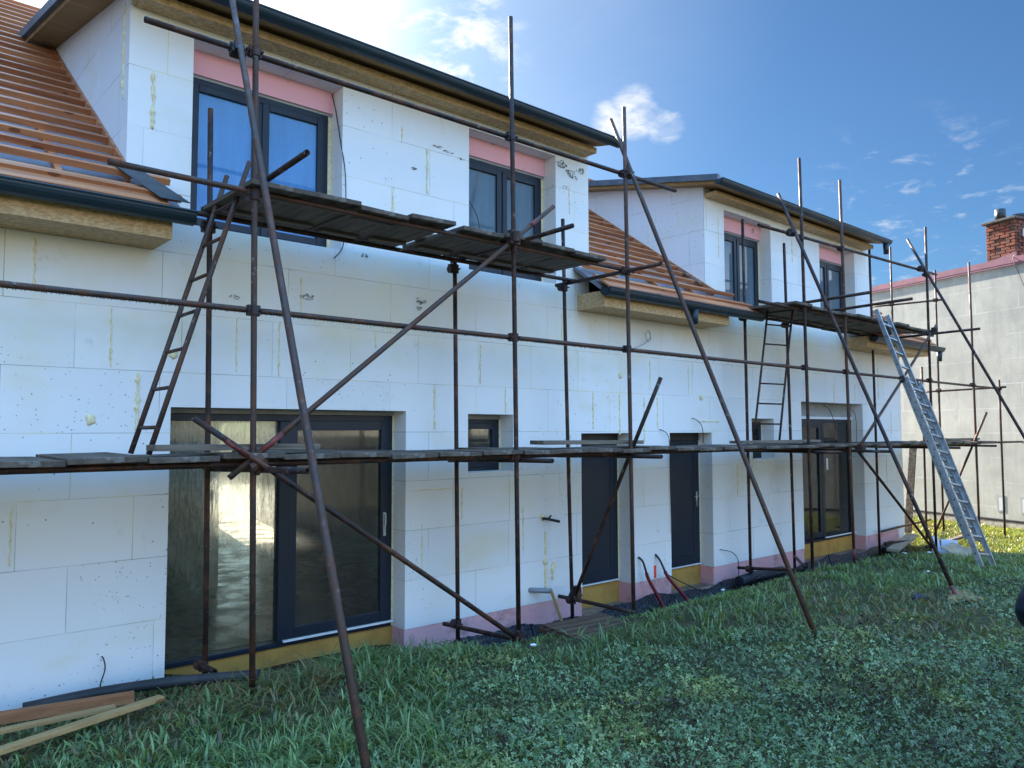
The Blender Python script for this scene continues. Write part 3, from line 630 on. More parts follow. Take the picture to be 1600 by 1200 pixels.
# ------------------------------------------------------------------ scaffold
YO, YI = -1.3, -.3
TR = .0245
scaf = empty('tube_scaffold', (7.1, -1.3, -.2), 'rusty steel tube scaffold with clamps and raking props along the house front', 'scaffold')
def jig(p0, p1, n=5, amp=.006):
    p0, p1 = Vector(p0), Vector(p1); out = []
    s = Vector((random.uniform(-1, 1), random.uniform(-1, 1), random.uniform(-1, 1)))*amp
    for k in range(n): t = k/(n-1); out.append(p0.lerp(p1, t)+s*math.sin(math.pi*t))
    return out
def tube(name, p0, p1, mat='tube', r=TR, red=None):
    o = MB().sweep(jig(p0, p1), r, 12, hollow=True).build(name, mat, scaf, smooth=True)
    p0, p1 = Vector(p0), Vector(p1)
    for a, b in (red or ()):
        MB().sweep([p0.lerp(p1, a), p0.lerp(p1, b)], r+.0012, 12).build('paint_band', 'red', o, smooth=True)
    return o
def clamp(p, a1, a2, s=1.0):
    """two-part right-angle clamp at p, sleeves along a1 and a2"""
    p = Vector(p); a1 = Vector(a1).normalized(); a2 = Vector(a2).normalized(); mb = MB(); off = a1.cross(a2).normalized()*.026*s
    mb.sweep([p-a1*.038*s, p+a1*.038*s], .034*s, 10); mb.sweep([p-off*-2-a2*.036*s, p+off*2+a2*.036*s], .034*s, 10)
    mb.obox(p+off*1-a2*.05*s, p+off*1+a2*.05*s, .05*s, .085*s, a1)
    b = a1.cross(a2).normalized()
    mb.sweep([p+a2*.05*s-b*.03, p+a2*.05*s+b*.055], .009, 6); mb.sweep([p-a2*.05*s-b*.02, p-a2*.05*s+b*.06], .009, 6)
    mb.sweep([p+a2*.05*s+b*.04, p+a2*.05*s+b*.058], .017, 6)
    return mb.build('clamp', 'clamp', scaf)
OUT = [(2.555, 2.47, 6.95), (5.355, 5.26, 6.44), (7.165, 7.09, 5.97), (11.41, 11.31, 6.33), (12.80, 12.66, 6.27), (16.26, 16.27, 6.09), (18.65, 18.63, 5.71)]
INN = [(2.55, 2.49, 4.99), (5.34, 5.28, 4.0), (7.17, 7.03, 4.79), (11.29, 11.26, 5.55), (12.69, 12.58, 5.36), (16.05, 15.99, 5.77), (18.44, 18.49, 3.47)]
def std_x(s, z, zt): return s[0]+(s[1]-s[0])*(z/zt if zt else 0)
X_, Y_, Z_ = (1, 0, 0), (0, 1, 0), (0, 0, 1)
def ox(i, z): b, t, zt = OUT[i]; return b+(t-b)*z/zt
def ix(i, z): b, t, zt = INN[i]; return b+(t-b)*z/zt
for i, (b, t, zt) in enumerate(OUT): tube('standard', (b, YO, gz(b, YO)-.08), (t, YO, zt), 'tube' if i % 2 else 'tube2', red=((.018, .05),) if i == 4 else None)
for i, (b, t, zt) in enumerate(INN): tube('standard', (b, YI, gz(b, YI)-.08), (t, YI, zt))
LO = YO+.051
tube('ledger', (1.65, LO, 5.14), (8.16, LO, 5.17)); tube('ledger', (10.16, LO, 5.07), (16.89, LO, 5.22))
gl_ = tube('ledger', (-1.6, LO, 3.03), (20.36, LO, 3.0), 'tube2')
tube('ledger', (1.43, LO, 4.0), (7.3, LO, 3.985), 'tube2'); tube('ledger', (2.2, YI-.07, 3.985), (7.25, YI-.07, 3.985))
tube('ledger', (10.12, LO, 3.93), (16.6, LO, 3.935)); tube('ledger', (11.0, YI-.07, 3.935), (16.3, YI-.07, 3.935))
tube('ledger', (-2.5, LO, 1.795), (22.0, LO, 1.75)); tube('ledger', (-2.5, YI-.05, 1.795), (20.2, YI-.05, 1.75))
for i in range(7):
    if i in (0, 1, 2): clamp((ox(i, 5.15), YO, 5.15), Z_, X_)
    if i in (3, 4, 5): clamp((ox(i, 5.1+.02*i), YO, 5.07+.03*(i-3)), Z_, X_)
    clamp((ox(i, 3.0), YO, 3.02), Z_, X_); clamp((ox(i, 1.8), YO, 1.79), Z_, X_, 1.15); clamp((ix(i, 1.75), YI, 1.76), Z_, X_)
    if i < 6: clamp((ox(i, 3.95), YO, 3.96), Z_, X_, 1.15); clamp((ix(i, 3.9), YI, 3.90), Z_, X_, 1.15)
def transom(xi, xo, z, y1, red=None, dz=0.0): return tube('transom', (xi, -.12, z-dz*.3), (xo, y1, z+dz), red=red)
transom(2.56, 2.62, 4.06, -1.98, ((.22, .34),), .09); transom(5.37, 5.40, 4.03, -2.06, None, .03); transom(7.08, 7.05, 3.95, -1.86)
transom(11.36, 11.42, 4.02, -2.28, None, .05); transom(12.66, 12.72, 4.06, -2.38, None, .05); transom(16.1, 16.30, 3.90, -2.2, None, .06)
transom(2.58, 2.62, 1.72, -2.06, ((.80, .86),), .04); transom(5.34, 5.38, 1.72, -1.78, None, .03); transom(7.08, 7.1, 1.73, -1.79, None, .02)
transom(11.36, 11.42, 1.71, -1.8); transom(12.72, 12.82, 1.70, -1.95); transom(16.12, 16.24, 1.70, -1.8); transom(18.5, 18.62, 1.70, -1.7)
for i in (1, 2, 3): tube('transom', (INN[i][0]-.05, -.1, (-.13, -.08, -.2)[i-1]), (OUT[i][0]-.1, -1.42, (-.04, -.06, -.08)[i-1])); clamp((INN[i][0], YI, -.1 if i < 3 else -.2), Z_, Y_, 1.1)
tube('transom', (2.50, -.18, .0), (2.50, -.66, .03)); clamp((2.54, YI, .0), Z_, Y_)
tube('transom', (15.95, -.45, -.22), (16.9, -.55, -.26))
tube('transom', (12.6, -.35, -.13), (11.1, -1.35, -.02))
YB = YO-.052
tube('brace', (2.32, YB, 1.69), (5.83, YB-.0, 4.49), 'tube2', red=((.075, .12), (.90, .93)))
tube('brace', (2.02, YB-.05, 2.15), (5.33, YB-.02, -.08), red=((.075, .13),))
tube('brace', (12.92, YB, 1.72), (16.52, YB, 4.14), 'tube2'); tube('brace', (12.95, YB, 1.68), (15.9, YB, -.2))
tube('brace', (7.12, -.36, -.08), (7.22, -1.70, 2.66), red=((.0, .02),)); tube('brace', (18.66, -.38, -.3), (18.55, -1.56, 2.42), 'tube2')
clamp((7.12, -.36, .0), (0, .44, -.9), Z_, 1.5); clamp((2.53, YB, 1.80), (1, 0, .8), (1, 0, -.67), 1.6); clamp((5.22, YB, 4.04), (1, 0, .8), Z_, 1.4); clamp((12.96, YB, 1.74), (1, 0, .7), Z_, 1.4); clamp((16.3, YB, 4.0), (1, 0, .7), Z_, 1.2); clamp((5.3, YB, -.03), (1, 0, -.67), Z_, 1.1)
# raking props down to the lawn
RK = [((2.36, -1.30, 5.15), (2.10, -3.95), .83), ((7.14, -1.36, 5.17), (7.30, -3.5), .79), ((11.0, -1.36, 5.1), (10.36, -3.72), .74), ((15.97, -1.36, 5.22), (15.7, -4.1), .70)]
for k, (j, ft, ov) in enumerate(RK):
    j = Vector(j); f_ = Vector((ft[0], ft[1], gz(*ft)-.05)); d = (j-f_).normalized(); tube('raking_prop', f_, j+d*ov, 'tube2' if k in (0, 1) else 'tube', r=.0255, red=((.0, .035),) if k == 2 else None)
    clamp(j+Vector((.0, .03, 0)), d, X_, 1.2)
# returns along the gable end
GX = 20.3
for y, zt in ((.0, 5.98), (1.05, 6.75), (-1.3, 3.2)): tube('standard', (GX-.02, y, gz(GX, y)-.1), (GX, y, zt))
tube('ledger', (GX+.05, 1.75, 5.27), (GX+.05, -.15, 5.23)); tube('ledger', (GX+.05, .6, 2.98), (GX+.05, -1.42, 3.03)); tube('ledger', (GX, .3, -.15), (16.4, -.2, -.05), 'tube2')
clamp((GX, 0, 5.23), Z_, Y_); clamp((GX, 1.05, 5.25), Z_, Y_); clamp((GX, 0, 3.0), Z_, Y_); clamp((GX, -1.3, 3.0), Z_, Y_)
# beads of water hanging under the guard ledger
dr = MB()
bmx = bmesh.new(); bmesh.ops.create_icosphere(bmx, subdivisions=1, radius=1); iv = [v.co.copy() for v in bmx.verts]; ifc = [tuple(v.index for v in f.verts) for f in bmx.faces]; bmx.free()
x = -.5
while x < 9:
    r = random.uniform(.003, .0065); z = 3.03-(x+1.6)*.00137-TR-.001
    dr.add([(x+v.x*r, LO+v.y*r, z+v.z*r*1.3) for v in iv], ifc); x += random.uniform(.010, .034)
tag(dr.build('water_drops', MT['pvc'], gl_, smooth=True), kind='stuff')

# ------------------------------------------------------------------ deck panels
def make_panel():
    w = .505; mb = MB(); mb.box(-w/2, w/2, -.56, .56, 0, .042)
    o = mb.build('formwork_panel', 'deckwood', None, bevel=.005)
    for y in (-.34, .30):
        b = MB(); b.box(-w/2+.05, w/2-.05, y-.045, y+.045, -.028, -.001); bo = b.build('batten', 'deckwoodx', None); bo.parent = o
    return o
proto = make_panel(); first = [True]
BAYS = [(-9, 'left of the first tall pole'), (2.5, 'between the first and second tall poles'), (5.3, 'between the second and third tall poles'), (7.12, 'between the third and fourth tall poles'), (11.35, 'between the fourth and fifth tall poles'), (12.72, 'between the fifth and sixth tall poles'), (16.26, 'between the sixth and last tall poles'), (18.63, 'past the last tall pole')]
ORD = 'first second third fourth fifth sixth seventh eighth ninth tenth'.split()
cnt = {}
def put_panel(x, y, z, rzz, ty, deck):
    if first[0]: o = proto; first[0] = False
    else:
        o = proto.copy(); COL.objects.link(o)
        for ch in list(proto.children):
            c_ = ch.copy(); COL.objects.link(c_); c_.parent = o
    o.location = (x, y, z); o.rotation_euler = (random.uniform(-.014, .014), ty*1.5, rzz*1.2)
    bay = [b for b in BAYS if x >= b[0]][-1][1]; k = cnt.get((deck, bay), 0); cnt[(deck, bay)] = k+1
    tag(o, f'dark {deck}-deck board panel, {ORD[k]} from left {bay}', 'scaffold board', f'weathered board panels of the {deck} deck')
for deck, z, x0, x1, gaps in (('upper', 4.014, 2.42, 7.0, (4.62,)), ('upper', 3.955, 10.95, 16.3, ()), ('lower', 1.823, -.85, 20.1, ())):
    x = x0+.26
    while x < x1-.1:
        for g_ in gaps:
            if abs(x-.26-g_) < .26 and not cnt.get('gap'): x += .10; cnt['gap'] = 1
        put_panel(x, -.82+random.uniform(-.035, .035), z+random.choice((0, 0, .004, .01, .018))-(x-x0)*(.004 if deck == 'lower' else .0), random.uniform(-.012, .012), random.uniform(-.012, .012), deck)
        x += .508+abs(random.gauss(0, .012))
# loose planks lying on the decks
def plank(p0, p1, w, h, label, cat='plank', mat='deckwoodx', name='plank', group=None):
    p0, p1 = Vector(p0), Vector(p1); mid = (p0+p1)/2; mb = MB(); mb.obox(p0, p1, w, h)
    o = mb.build(name, mat, None, bevel=.004, origin=tuple(mid)); return tag(o, label, cat, group)
g_ = 'loose planks lying on the decks'
plank((1.80, -1.15, 1.925), (3.12, -1.17, 1.92), .24, .045, 'loose grey plank on the lower deck in front of the wet patio door', group=g_)
plank((5.80, -1.1, 1.918), (7.48, -1.12, 1.905), .22, .045, 'brown loose plank on the lower deck in front of the plain dark door', group=g_)
plank((9.72, -1.08, 1.876), (11.95, -1.1, 1.872), .22, .04, 'loose plank under the foot of the rusty steel ladder', group=g_)
plank((17.2, -1.0, 1.845), (19.4, -1.03, 1.84), .22, .045, 'loose plank on the lower deck at the far house corner', group=g_)
plank((4.55, -.55, 4.082), (5.3, -1.25, 4.082), .2, .035, 'short plank laid slantwise on the near upper deck by the second pole', group=g_)
plank((11.0, -.95, 4.024), (13.2, -.99, 4.026), .22, .04, 'loose plank lying along the far upper deck', group=g_)

# ------------------------------------------------------------------ ladders
def tube_ladder(name, label, a0, a1, b0, b1, r, mat, rungs, t0, dt):
    base = (Vector(a0)+Vector(b0))/2; L = empty(name, base, label, 'ladder', 'ladders on the scaffold')
    for p, q in ((a0, a1), (b0, b1)): MB().sweep(jig(p, q, 5, .004), r, 10, hollow=True).build('rail', mat, L, smooth=True)
    for k in range(rungs):
        t = t0+dt*k; MB().sweep([Vector(a0).lerp(Vector(a1), t), Vector(b0).lerp(Vector(b1), t)], r*.72, 8).build('rung', mat, L, smooth=True)
tube_ladder('steel_ladder', 'rusty steel tube ladder from lower to upper deck beside the first pole', (1.81, -.6, 1.872), (2.54, -.6, 4.3), (1.84, -.97, 1.872), (2.59, -.97, 4.34), .021, 'tube2', 7, .085, .128)
tube_ladder('steel_ladder', 'thin rusty steel ladder standing on the lower deck at the fourth pole', (10.80, -.70, 1.888), (11.32, -.70, 4.05), (10.94, -1.06, 1.888), (11.44, -1.06, 3.98), .017, 'tube', 6, .12, .148)
def alu_ladder():
    f0 = Vector((13.2, -3.10, gz(13.2, -3.1)-.03)); top = Vector((13.90, -1.40, 4.12)); d = (top-f0).normalized(); L = (top-f0).length
    lad = empty('extension_ladder', f0, 'two-section aluminium extension ladder leaning from the lawn to the far deck', 'ladder', 'ladders on the scaffold')
    side = Vector((1, 0, 0)); side = (side-d*side.dot(d)).normalized(); fwd = side.cross(d).normalized()
    if fwd.y > 0: fwd = -fwd
    for off, s0, s1, hw, nm in ((0.0, 0, L*.79, .25, 'lower_section'), (.055, L*.115, L*1.0, .215, 'upper_section')):
        pass
    secs = ((.0, .0, L, .215, 'back_section'), (.062, L*.11, L*.745, .25, 'front_section'))
    secs = ((.0, L*.10, L, .21, 'sliding_section'), (-.062, .0, L*.70, .25, 'base_section'))
    for off, s0, s1, hw, nm in secs:
        o_ = f0-fwd*off
        sec = MB()
        for s in (-1, 1):
            a = o_+side*(s*hw)+d*s0; b = o_+side*(s*hw)+d*s1
            sec.obox(a, b, .022, .066, fwd)
            for e in (-.033, .033): sec.obox(a-side*(s*.012)+fwd*e, b-side*(s*.012)+fwd*e, .035, .006, fwd)
        so = sec.build(nm, 'alu', lad)
        t = s0+.22
        while t < s1-.1:
            c_ = o_+d*t; MB().obox(c_-side*(hw-.012), c_+side*(hw-.012), .034, .030, fwd).build('rung', 'alu', so, bevel=.006)
            t += .28
        hm = MB(); t = s0+.22
        while t < s1-.1:
            c_ = o_+d*t-side*(hw+.0115); hm.sweep([c_, c_-side*.002], .011, 10); t += .28
        hm.build('rivet_holes', 'black', so)
    for s in (-1, 1):
        hm = MB(); a = f0+side*(s*.25)+d*(L*.70); hm.obox(a-d*.05, a+d*.05, .05, .09, fwd)
        hm.build('locking_hook', 'clamp', lad, bevel=.005)
alu_ladder()

# ------------------------------------------------------------------ neighbour building
BX, BY = 21.98, -1.21; ang = math.atan2(.946, .32)
nb = empty('neighbour_building', (BX, BY, -.5), 'grey bare block building with a maroon roof edge beyond the gable end', 'building')
def lw(s, t, z): return (BX+.3204*s+.9473*t, BY+.9473*s-.3204*t, z)      # s along the wall, t behind it
def nbbuild(mb, name, mat, par=None, **k):
    o = mb.build(name, mat, None, **k); o.location = (BX, BY, 0); o.rotation_euler = (0, 0, ang); o.parent = par or nb
    if par is None: o.matrix_parent_inverse = Matrix.Translation((-BX, -BY, .5))
    else: o.location = (0, 0, 0); o.rotation_euler = (0, 0, 0)
    return o
# local frame of these meshes: x along the wall, y = -behind
wl = MB(); wl.box(-9, 16, -6, 0, -.8, 6.14); wall_n = nbbuild(wl, 'wall', 'block')
cp = MB(); cp.box(-9.1, 16.1, -6.1, .05, 6.14, 6.19); cp.box(-9.1, 16.1, -.06, .055, 6.191, 6.34); nbbuild(cp, 'roof_edge', 'maroon')
sk = MB(); sk.box(-9, 16, .002, .05, -.24, -.185); nbbuild(sk, 'plinth_rail', 'cable', bevel=.01)
sk = MB(); sk.box(-9, 16, .002, .04, -.8, -.245); nbbuild(sk, 'plinth_band', 'rubble')
for s in (.55, -.05):
    v = MB(); v.box(s-.10, s+.10, .002, .008, -.02, .40); nbbuild(v, 'plaster_patch', 'plaster'); v = MB(); v.box(s-.05, s+.05, .009, .012, .02, .34); nbbuild(v, 'vent_cover', 'dish')
# chimney: single bricks in courses round a mortar core
ch = MB(); s0, s1, t0_, t1_ = .03, .80, -.92, -.16; cz0, cz1 = 6.3, 7.36
ch.box(s0+.02, s1-.02, t0_+.02, t1_-.02, 6.19, cz1-.005); chim = nbbuild(ch, 'chimney', 'mortar')
bk = MB(); z = 6.36; row = 0
while z < cz1-.07:
    L = s1-s0; D_ = t1_-t0_
    def run(a, b, fix, horiz):
        p = a-(.13 if row % 2 else 0)
        while p < b-.02:
            q0, q1 = max(p, a), min(p+.25, b)
            if q1-q0 > .03:
                e = random.uniform(-.006, .012)
                if horiz: bk.box(q0, q1-.014, fix-.08 if fix == t1_ else fix-e, fix+e if fix == t1_ else fix+.08, z, z+.066)
                else: bk.box(fix-e if fix == s0 else fix-.08, fix+.08 if fix == s0 else fix+e, q0+.02, q1-.014-.02, z, z+.066)
            p += .264
    run(s0, s1, t1_, True); run(s0, s1, t0_, True); run(t0_, t1_, s0, False); run(t0_, t1_, s1, False)
    z += .08; row += 1
nbbuild(bk, 'brick_courses', 'brick', chim, bevel=.006)
cpb = MB(); cpb.box(s0-.07, s1+.07, t0_-.07, t1_+.07, cz1-.01, cz1+.05); nbbuild(cpb, 'cap_slab', 'mortar', chim, bevel=.01)
po = MB(); po.sweep([(.52, -.36, cz1+.04), (.52, -.36, cz1+.36)], .13, 16, hollow=True); nbbuild(po, 'flue_pot', 'cable', chim, smooth=True)
po = MB(); po.sweep([(.14, -.52, cz1+.04), (.14, -.52, cz1+.15)], .16, 16, hollow=True); nbbuild(po, 'flue_pot', 'cable', chim, smooth=True)
fsh = MB(); fsh.prism([(s0-.04, t1_+.02, 6.19), (s1+.04, t1_+.02, 6.19), (s1+.04, t1_+.02, 6.36), (s0-.04, t1_+.02, 6.50)], (0, .015, 0)); nbbuild(fsh, 'chimney_flashing', 'maroon', chim)
# satellite dish on the chimney's near side
ds = empty('satellite_dish', lw(s0-.05, .5, 6.9), 'pale satellite dish on a bracket at the brick chimney', 'satellite dish')
dm = MB(); cdir = Vector((-.80, -.55, .12)).normalized(); cen = Vector(lw(s0-.28, .42, 6.92)); u = cdir.cross(Vector(Z_)).normalized(); v_ = u.cross(cdir); vs = [cen]; fs = []
for r_i in range(1, 6):
    for k in range(24):
        a = 2*math.pi*k/24; rr = .25*r_i/5; vs.append(cen+(u*math.cos(a)+v_*math.sin(a))*rr+cdir*(.06*(r_i/5)**2))
for k in range(24): fs.append((0, 1+k, 1+(k+1) % 24))
for r_i in range(4):
    for k in range(24): a = 1+r_i*24; fs.append((a+k, a+24+k, a+24+(k+1) % 24, a+(k+1) % 24))
dm.add(vs, fs); od = dm.build('dish', 'dish', ds, smooth=True); so_ = od.modifiers.new('thick', 'SOLIDIFY'); so_.thickness = .006
MB().sweep([cen-v_*.22+cdir*.05, cen-v_*.20+cdir*.30], .010, 6).build('feed_arm', 'alu', ds); MB().sweep([cen-v_*.20+cdir*.28, cen-v_*.19+cdir*.36], .03, 10).build('receiver', 'white', ds)
MB().sweep([cen-cdir*.005, Vector(lw(s0+.0, .5, 6.9))], .016, 8).build('bracket', 'clamp', ds)
cb_ = MB(); cb_.sweep([lw(-.02, .3, 6.75), lw(-.04, .05, 6.45), lw(-.05, -.08, 6.30), lw(-.12, -.03, 6.0), lw(-.3, -.03, 5.5), lw(-.8, -.03, 5.0)], .007, 6)
tag(cb_.build('aerial_cable', 'cable', None, smooth=True), 'thin aerial cable hanging down the grey wall from the chimney', 'cable')

# ------------------------------------------------------------------ small things at the wall
def cable(name, pts, r, label, mat='cable', cat='cable', n=5, group=None):
    P = [Vector(p) for p in pts]; out = []
    for i in range(len(P)-1):
        p0, p1, p2, p3 = P[max(i-1, 0)], P[i], P[i+1], P[min(i+2, len(P)-1)]
        for k in range(n):
            t = k/n; out.append(.5*((2*p1)+(p2-p0)*t+(2*p0-5*p1+4*p2-p3)*t*t+(3*p1-p0-3*p2+p3)*t*t*t))
    out.append(P[-1]); o = MB().sweep(out, r, 8).build(name, mat, None, smooth=True, origin=tuple(P[-1])); return tag(o, label, cat, group)
gc = 'cables sticking out of the wall'
cable('cable', [(1.79, .02, .15), (1.79, -.06, .14), (1.80, -.07, .06), (1.77, -.07, -.05), (1.76, -.06, -.16)], .006, 'short black cable hanging from the wall low at the left edge', group=gc)
cable('cable', [(8.70, .02, 3.22), (8.73, -.05, 3.24), (8.95, -.08, 3.33), (9.06, -.09, 3.44), (9.02, -.09, 3.52), (8.95, -.09, 3.46), (9.0, -.09, 3.36), (9.07, -.09, 3.40), (9.05, -.08, 3.50)], .005, 'grey looped cable end under the middle eaves box', 'pvc', group=gc)
cable('cable', [(9.36, .02, 2.06), (9.37, -.04, 2.05), (9.47, -.06, 1.99), (9.56, -.03, 1.84), (9.58, -.02, 1.2), (9.60, -.02, .5)], .006, 'black cable beside the left edge of the door with a handle', group=gc)
cable('cable', [(10.18, .02, 2.24), (10.2, -.05, 2.22), (10.33, -.07, 2.13), (10.39, -.06, 1.97), (10.40, -.05, 1.85)], .006, 'black cable dangling above the door with a handle', group=gc)
cable('cable', [(10.88, .02, .12), (10.9, -.05, .115), (11.1, -.09, .06), (11.26, -.09, -.08), (11.29, -.08, -.30), (11.29, -.08, -.52)], .006, 'black cable curving down over the pink plinth', group=gc)
cable('cable', [(3.965, .18, 5.72), (3.97, .10, 5.5), (3.99, .04, 5.2), (4.02, -.03, 4.8), (4.03, -.03, 4.3), (4.0, -.03, 4.0), (3.9, -.03, 3.86)], .006, 'thin black cable hanging beside the first dormer window', group=gc)
cable('cable', [(5.74, .20, 4.98), (5.8, .12, 4.9), (5.95, .10, 4.65), (5.95, .10, 4.3), (5.8, -.02, 3.95)], .005, 'thin black cable across the second dormer window', group=gc)
cable('cable', [(14.9, .22, 2.55), (15.0, .15, 2.45), (15.1, .12, 2.25), (15.2, .12, 2.05)], .006, 'black cable end hanging in the top of the far patio door', group=gc)
cable('cable', [(16.05, .2, 2.45), (15.98, .1, 2.40), (15.95, .05, 2.1), (15.9, .05, 1.75), (15.8, .1, 1.6)], .006, 'black cable hanging down the right jamb of the far patio door', group=gc)
gr_ = 'red conduits running from wall to ground'
for nm, pts, pts2, lab in (('a', [(8.83, .0, .22), (8.86, -.06, .16), (8.89, -.1, .0)], [(8.89, -.1, .0), (8.92, -.12, -.10), (9.03, -.22, -.38), (9.09, -.3, -.60)], 'red corrugated conduit from the wall, left of the spray mark'),
                           ('b', [(9.22, .0, .22), (9.25, -.06, .14), (9.29, -.12, -.02)], [(9.29, -.12, -.02), (9.35, -.16, -.14), (9.55, -.3, -.42), (9.62, -.38, -.60)], 'red corrugated conduit from the wall, right of the spray mark')):
    o = cable('conduit', pts2, .026, lab, 'conduit', 'conduit', group=gr_); c2 = cable('cable_tail', pts, .016, None, 'cable', None); adopt(c2, o)
cable('cable', [(9.3, -.14, -.06), (9.5, -.25, -.18), (9.8, -.35, -.33), (10.0, -.4, -.42), (10.15, -.45, -.5)], .008, 'black cable trailing from the right red conduit to the ground', group=gc)
pv = MB().sweep([(6.70, .05, .045), (6.70, -.0, .04), (6.90, -.20, .03)], .032, 14, hollow=True).build('pipe_stub', 'pvc', None, smooth=True, origin=(6.66, .05, .04)); tag(pv, 'grey plastic pipe stub poking out of the wall', 'pipe')
br_ = MB(); br_.sweep([(6.91, .02, .92), (6.93, -.06, .92), (6.97, -.10, .91), (7.08, -.16, .88)], .018, 8); br_.sweep([(6.95, -.08, .915), (7.0, -.09, .96)], .01, 6); tag(br_.build('wall_hook', 'cable', None, smooth=True, origin=(6.91, .0, .92)), 'small black pipe hook set in a foam blob on the wall', 'bracket')
plank((6.93, -.42, -.47), (6.83, -.25, .06), .04, .03, 'thin wooden stake leaning on the pink plinth beside the pipe stub', 'stake', 'palewood', 'wooden_stake')
# dark drainage sheet along the plinth
sh = MB(); xs_ = np.arange(4.95, 18.0, .06)
for a, b in zip(xs_[:-1], xs_[1:]):
    zf = lambda x: -.37+.035*math.sin(x*2.3)+.02*math.sin(x*7.1)+.006*math.sin(x*60)
    yf = lambda x: -.07-.03*math.sin(x*1.7)**2
    for (y0, z0, y1, z1) in ((0, 0, -.0, -.2), ):
        sh.quad((a, yf(a), zf(a)), (b, yf(b), zf(b)), (b, yf(b)-.10, -.66), (a, yf(a)-.10, -.66))
so = sh.build('drainage_membrane', 'sheet', None, smooth=True, origin=(11, -.1, -.5)); md = so.modifiers.new('thick', 'SOLIDIFY'); md.thickness = .012; tag(so, 'dark dimpled drainage sheet standing along the pink plinth', 'drainage sheet')
cable('sheet_roll', [(1.2, -.16, -.10), (1.7, -.28, -.06), (2.2, -.55, -.015), (2.75, -.98, .03)], .045, 'dark grey roll of sheeting lying in front of the wet patio door', 'roll', 'sheet roll')
cable('sheet_fold', [(10.95, -.3, -.36), (11.4, -.32, -.33), (12.2, -.34, -.34)], .09, 'crumpled dark sheeting at the fourth pole foot', 'sheet', 'sheet roll')
cable('sheet_fold', [(16.0, -.42, -.40), (16.2, -.5, -.36), (16.5, -.55, -.42)], .10, 'crumpled black sheeting at the far house corner', 'sheet', 'sheet roll')

# lumber, slats, boxes, scraps ---------------------------------------------------
gl2 = 'timbers lying in the grass at lower left'
plank((.2, -.42, -.01), (1.83, -.80, .01), .085, .075, 'thick red-brown timber lying in the grass against the wall', 'timber', 'newwood', 'timber', gl2)
plank((.3, -1.02, .045), (1.62, -1.10, .06), .07, .028, 'thin pale batten lying between two other timbers', 'timber', 'palewood', 'timber', gl2)
plank((.2, -1.66, .055), (1.92, -1.16, .075), .075, .035, 'long pale batten slanting across the grass, nearest the viewer', 'timber', 'palewood', 'timber', gl2)
pa = empty('wooden_pallet', (6.15, -1.5, gz(6.15, -1.5)), 'weathered pallet sunk in the grass below the plain dark door', 'pallet')
for k in range(5):
    y = -1.30-.14*k; zz = gz(6.15, -1.5)+.06
    MB().obox((5.72-.03*k, y, zz), (6.62-.03*k, y-.03, zz-.01), .095, .022).build('slat', 'palletwood', pa, bevel=.003)
for x in (5.75, 6.15, 6.52): MB().obox((x, -1.22, gz(6.15, -1.5)+.015), (x-.12, -1.92, gz(6.15, -1.5)+.02), .08, .05).build('bearer', 'palletwood', pa)
def scrap(name, cen, w, d, h, rot, label, cat, mat, tilt=0.0, parts=None):
    mb = MB(); n = 4; vs = []; fs = []
    for i in range(n+1):
        for j in range(n+1):
            u_, v2 = i/n-.5, j/n-.5; vs.append((u_*w, v2*d, .5*h+.25*h*math.sin(5*u_+cen[0])*math.cos(4*v2+cen[1])+random.uniform(-.1, .1)*h))
    for i in range(n):
        for j in range(n): a = i*(n+1)+j; fs.append((a, a+1, a+n+2, a+n+1))
    mb.add(vs, fs); o = mb.build(name, mat, None, origin=(0, 0, 0)); s_ = o.modifiers.new('thick', 'SOLIDIFY'); s_.thickness = .012
    o.location = cen; o.rotation_euler = (tilt, 0, rot); return tag(o, label, cat)
zc = gz(15.7, -1.4)
CX, CY = 16.75, -1.2; zc2 = gz(CX, CY)
bx = empty('open_carton', (CX, CY, zc2), 'white and blue open carton standing behind the third raking prop', 'box')
for (p0, p1, w) in (((CX-.28, CY+.06, zc2+.20), (CX+.02, CY+.02, zc2+.20), .40), ((CX+.035, CY, zc2+.17), (CX+.22, CY-.24, zc2+.15), .34)):
    MB().obox(p0, p1, .012, w, (.05, .2, 1)).build('carton_side', 'wcard', bx)
MB().obox((CX-.25, CY, zc2+.03), (CX+.1, CY-.1, zc2+.03), .24, .02).build('carton_base', 'card', bx)
scrap('cardboard_sheet', (16.35, -1.65, zc+.07), 1.1, .45, .10, .15, 'grey-brown cardboard sheet lying in front of the white carton', 'cardboard', 'card', .28)
plank((15.7, -.70, zc+.06), (17.7, -.30, zc+.14), .22, .05, 'pale timber beam lying at the far house corner', 'timber', 'card', 'timber')
plank((16.9, -.9, zc+.03), (18.9, -.9, zc+.07), .12, .05, 'dark board lying in the grass behind the ladder', 'timber', 'deckwoodx', 'timber')
plank((19.43, .5, -.45), (19.95, .5, 1.78), .16, .05, 'weathered board leaning upright beyond the gable corner', 'plank', 'deckwoodx', 'plank')
plank((18.3, .5, 1.70), (19.95, .5, 1.72), .06, .05, 'grey batten nailed across the leaning board', 'plank', 'deckwoodx', 'plank')
def rubble(name, c, n, spread, size, label, cat, mat):
    mb = MB()
    for k in range(n):
        x = c[0]+random.gauss(0, spread); y = c[1]+random.gauss(0, spread*.6); s = size*random.uniform(.5, 1.2); z = gz(x, y)+.03
        q = [Vector((v.x*s*random.uniform(.7, 1.2), v.y*s*random.uniform(.7, 1.2), v.z*s*.5)) for v in iv]; mb.add([(x+p.x, y+p.y, z+p.z) for p in q], ifc)
    return tag(mb.build(name, mat, None, origin=(c[0], c[1], gz(c[0], c[1]))), label, cat)
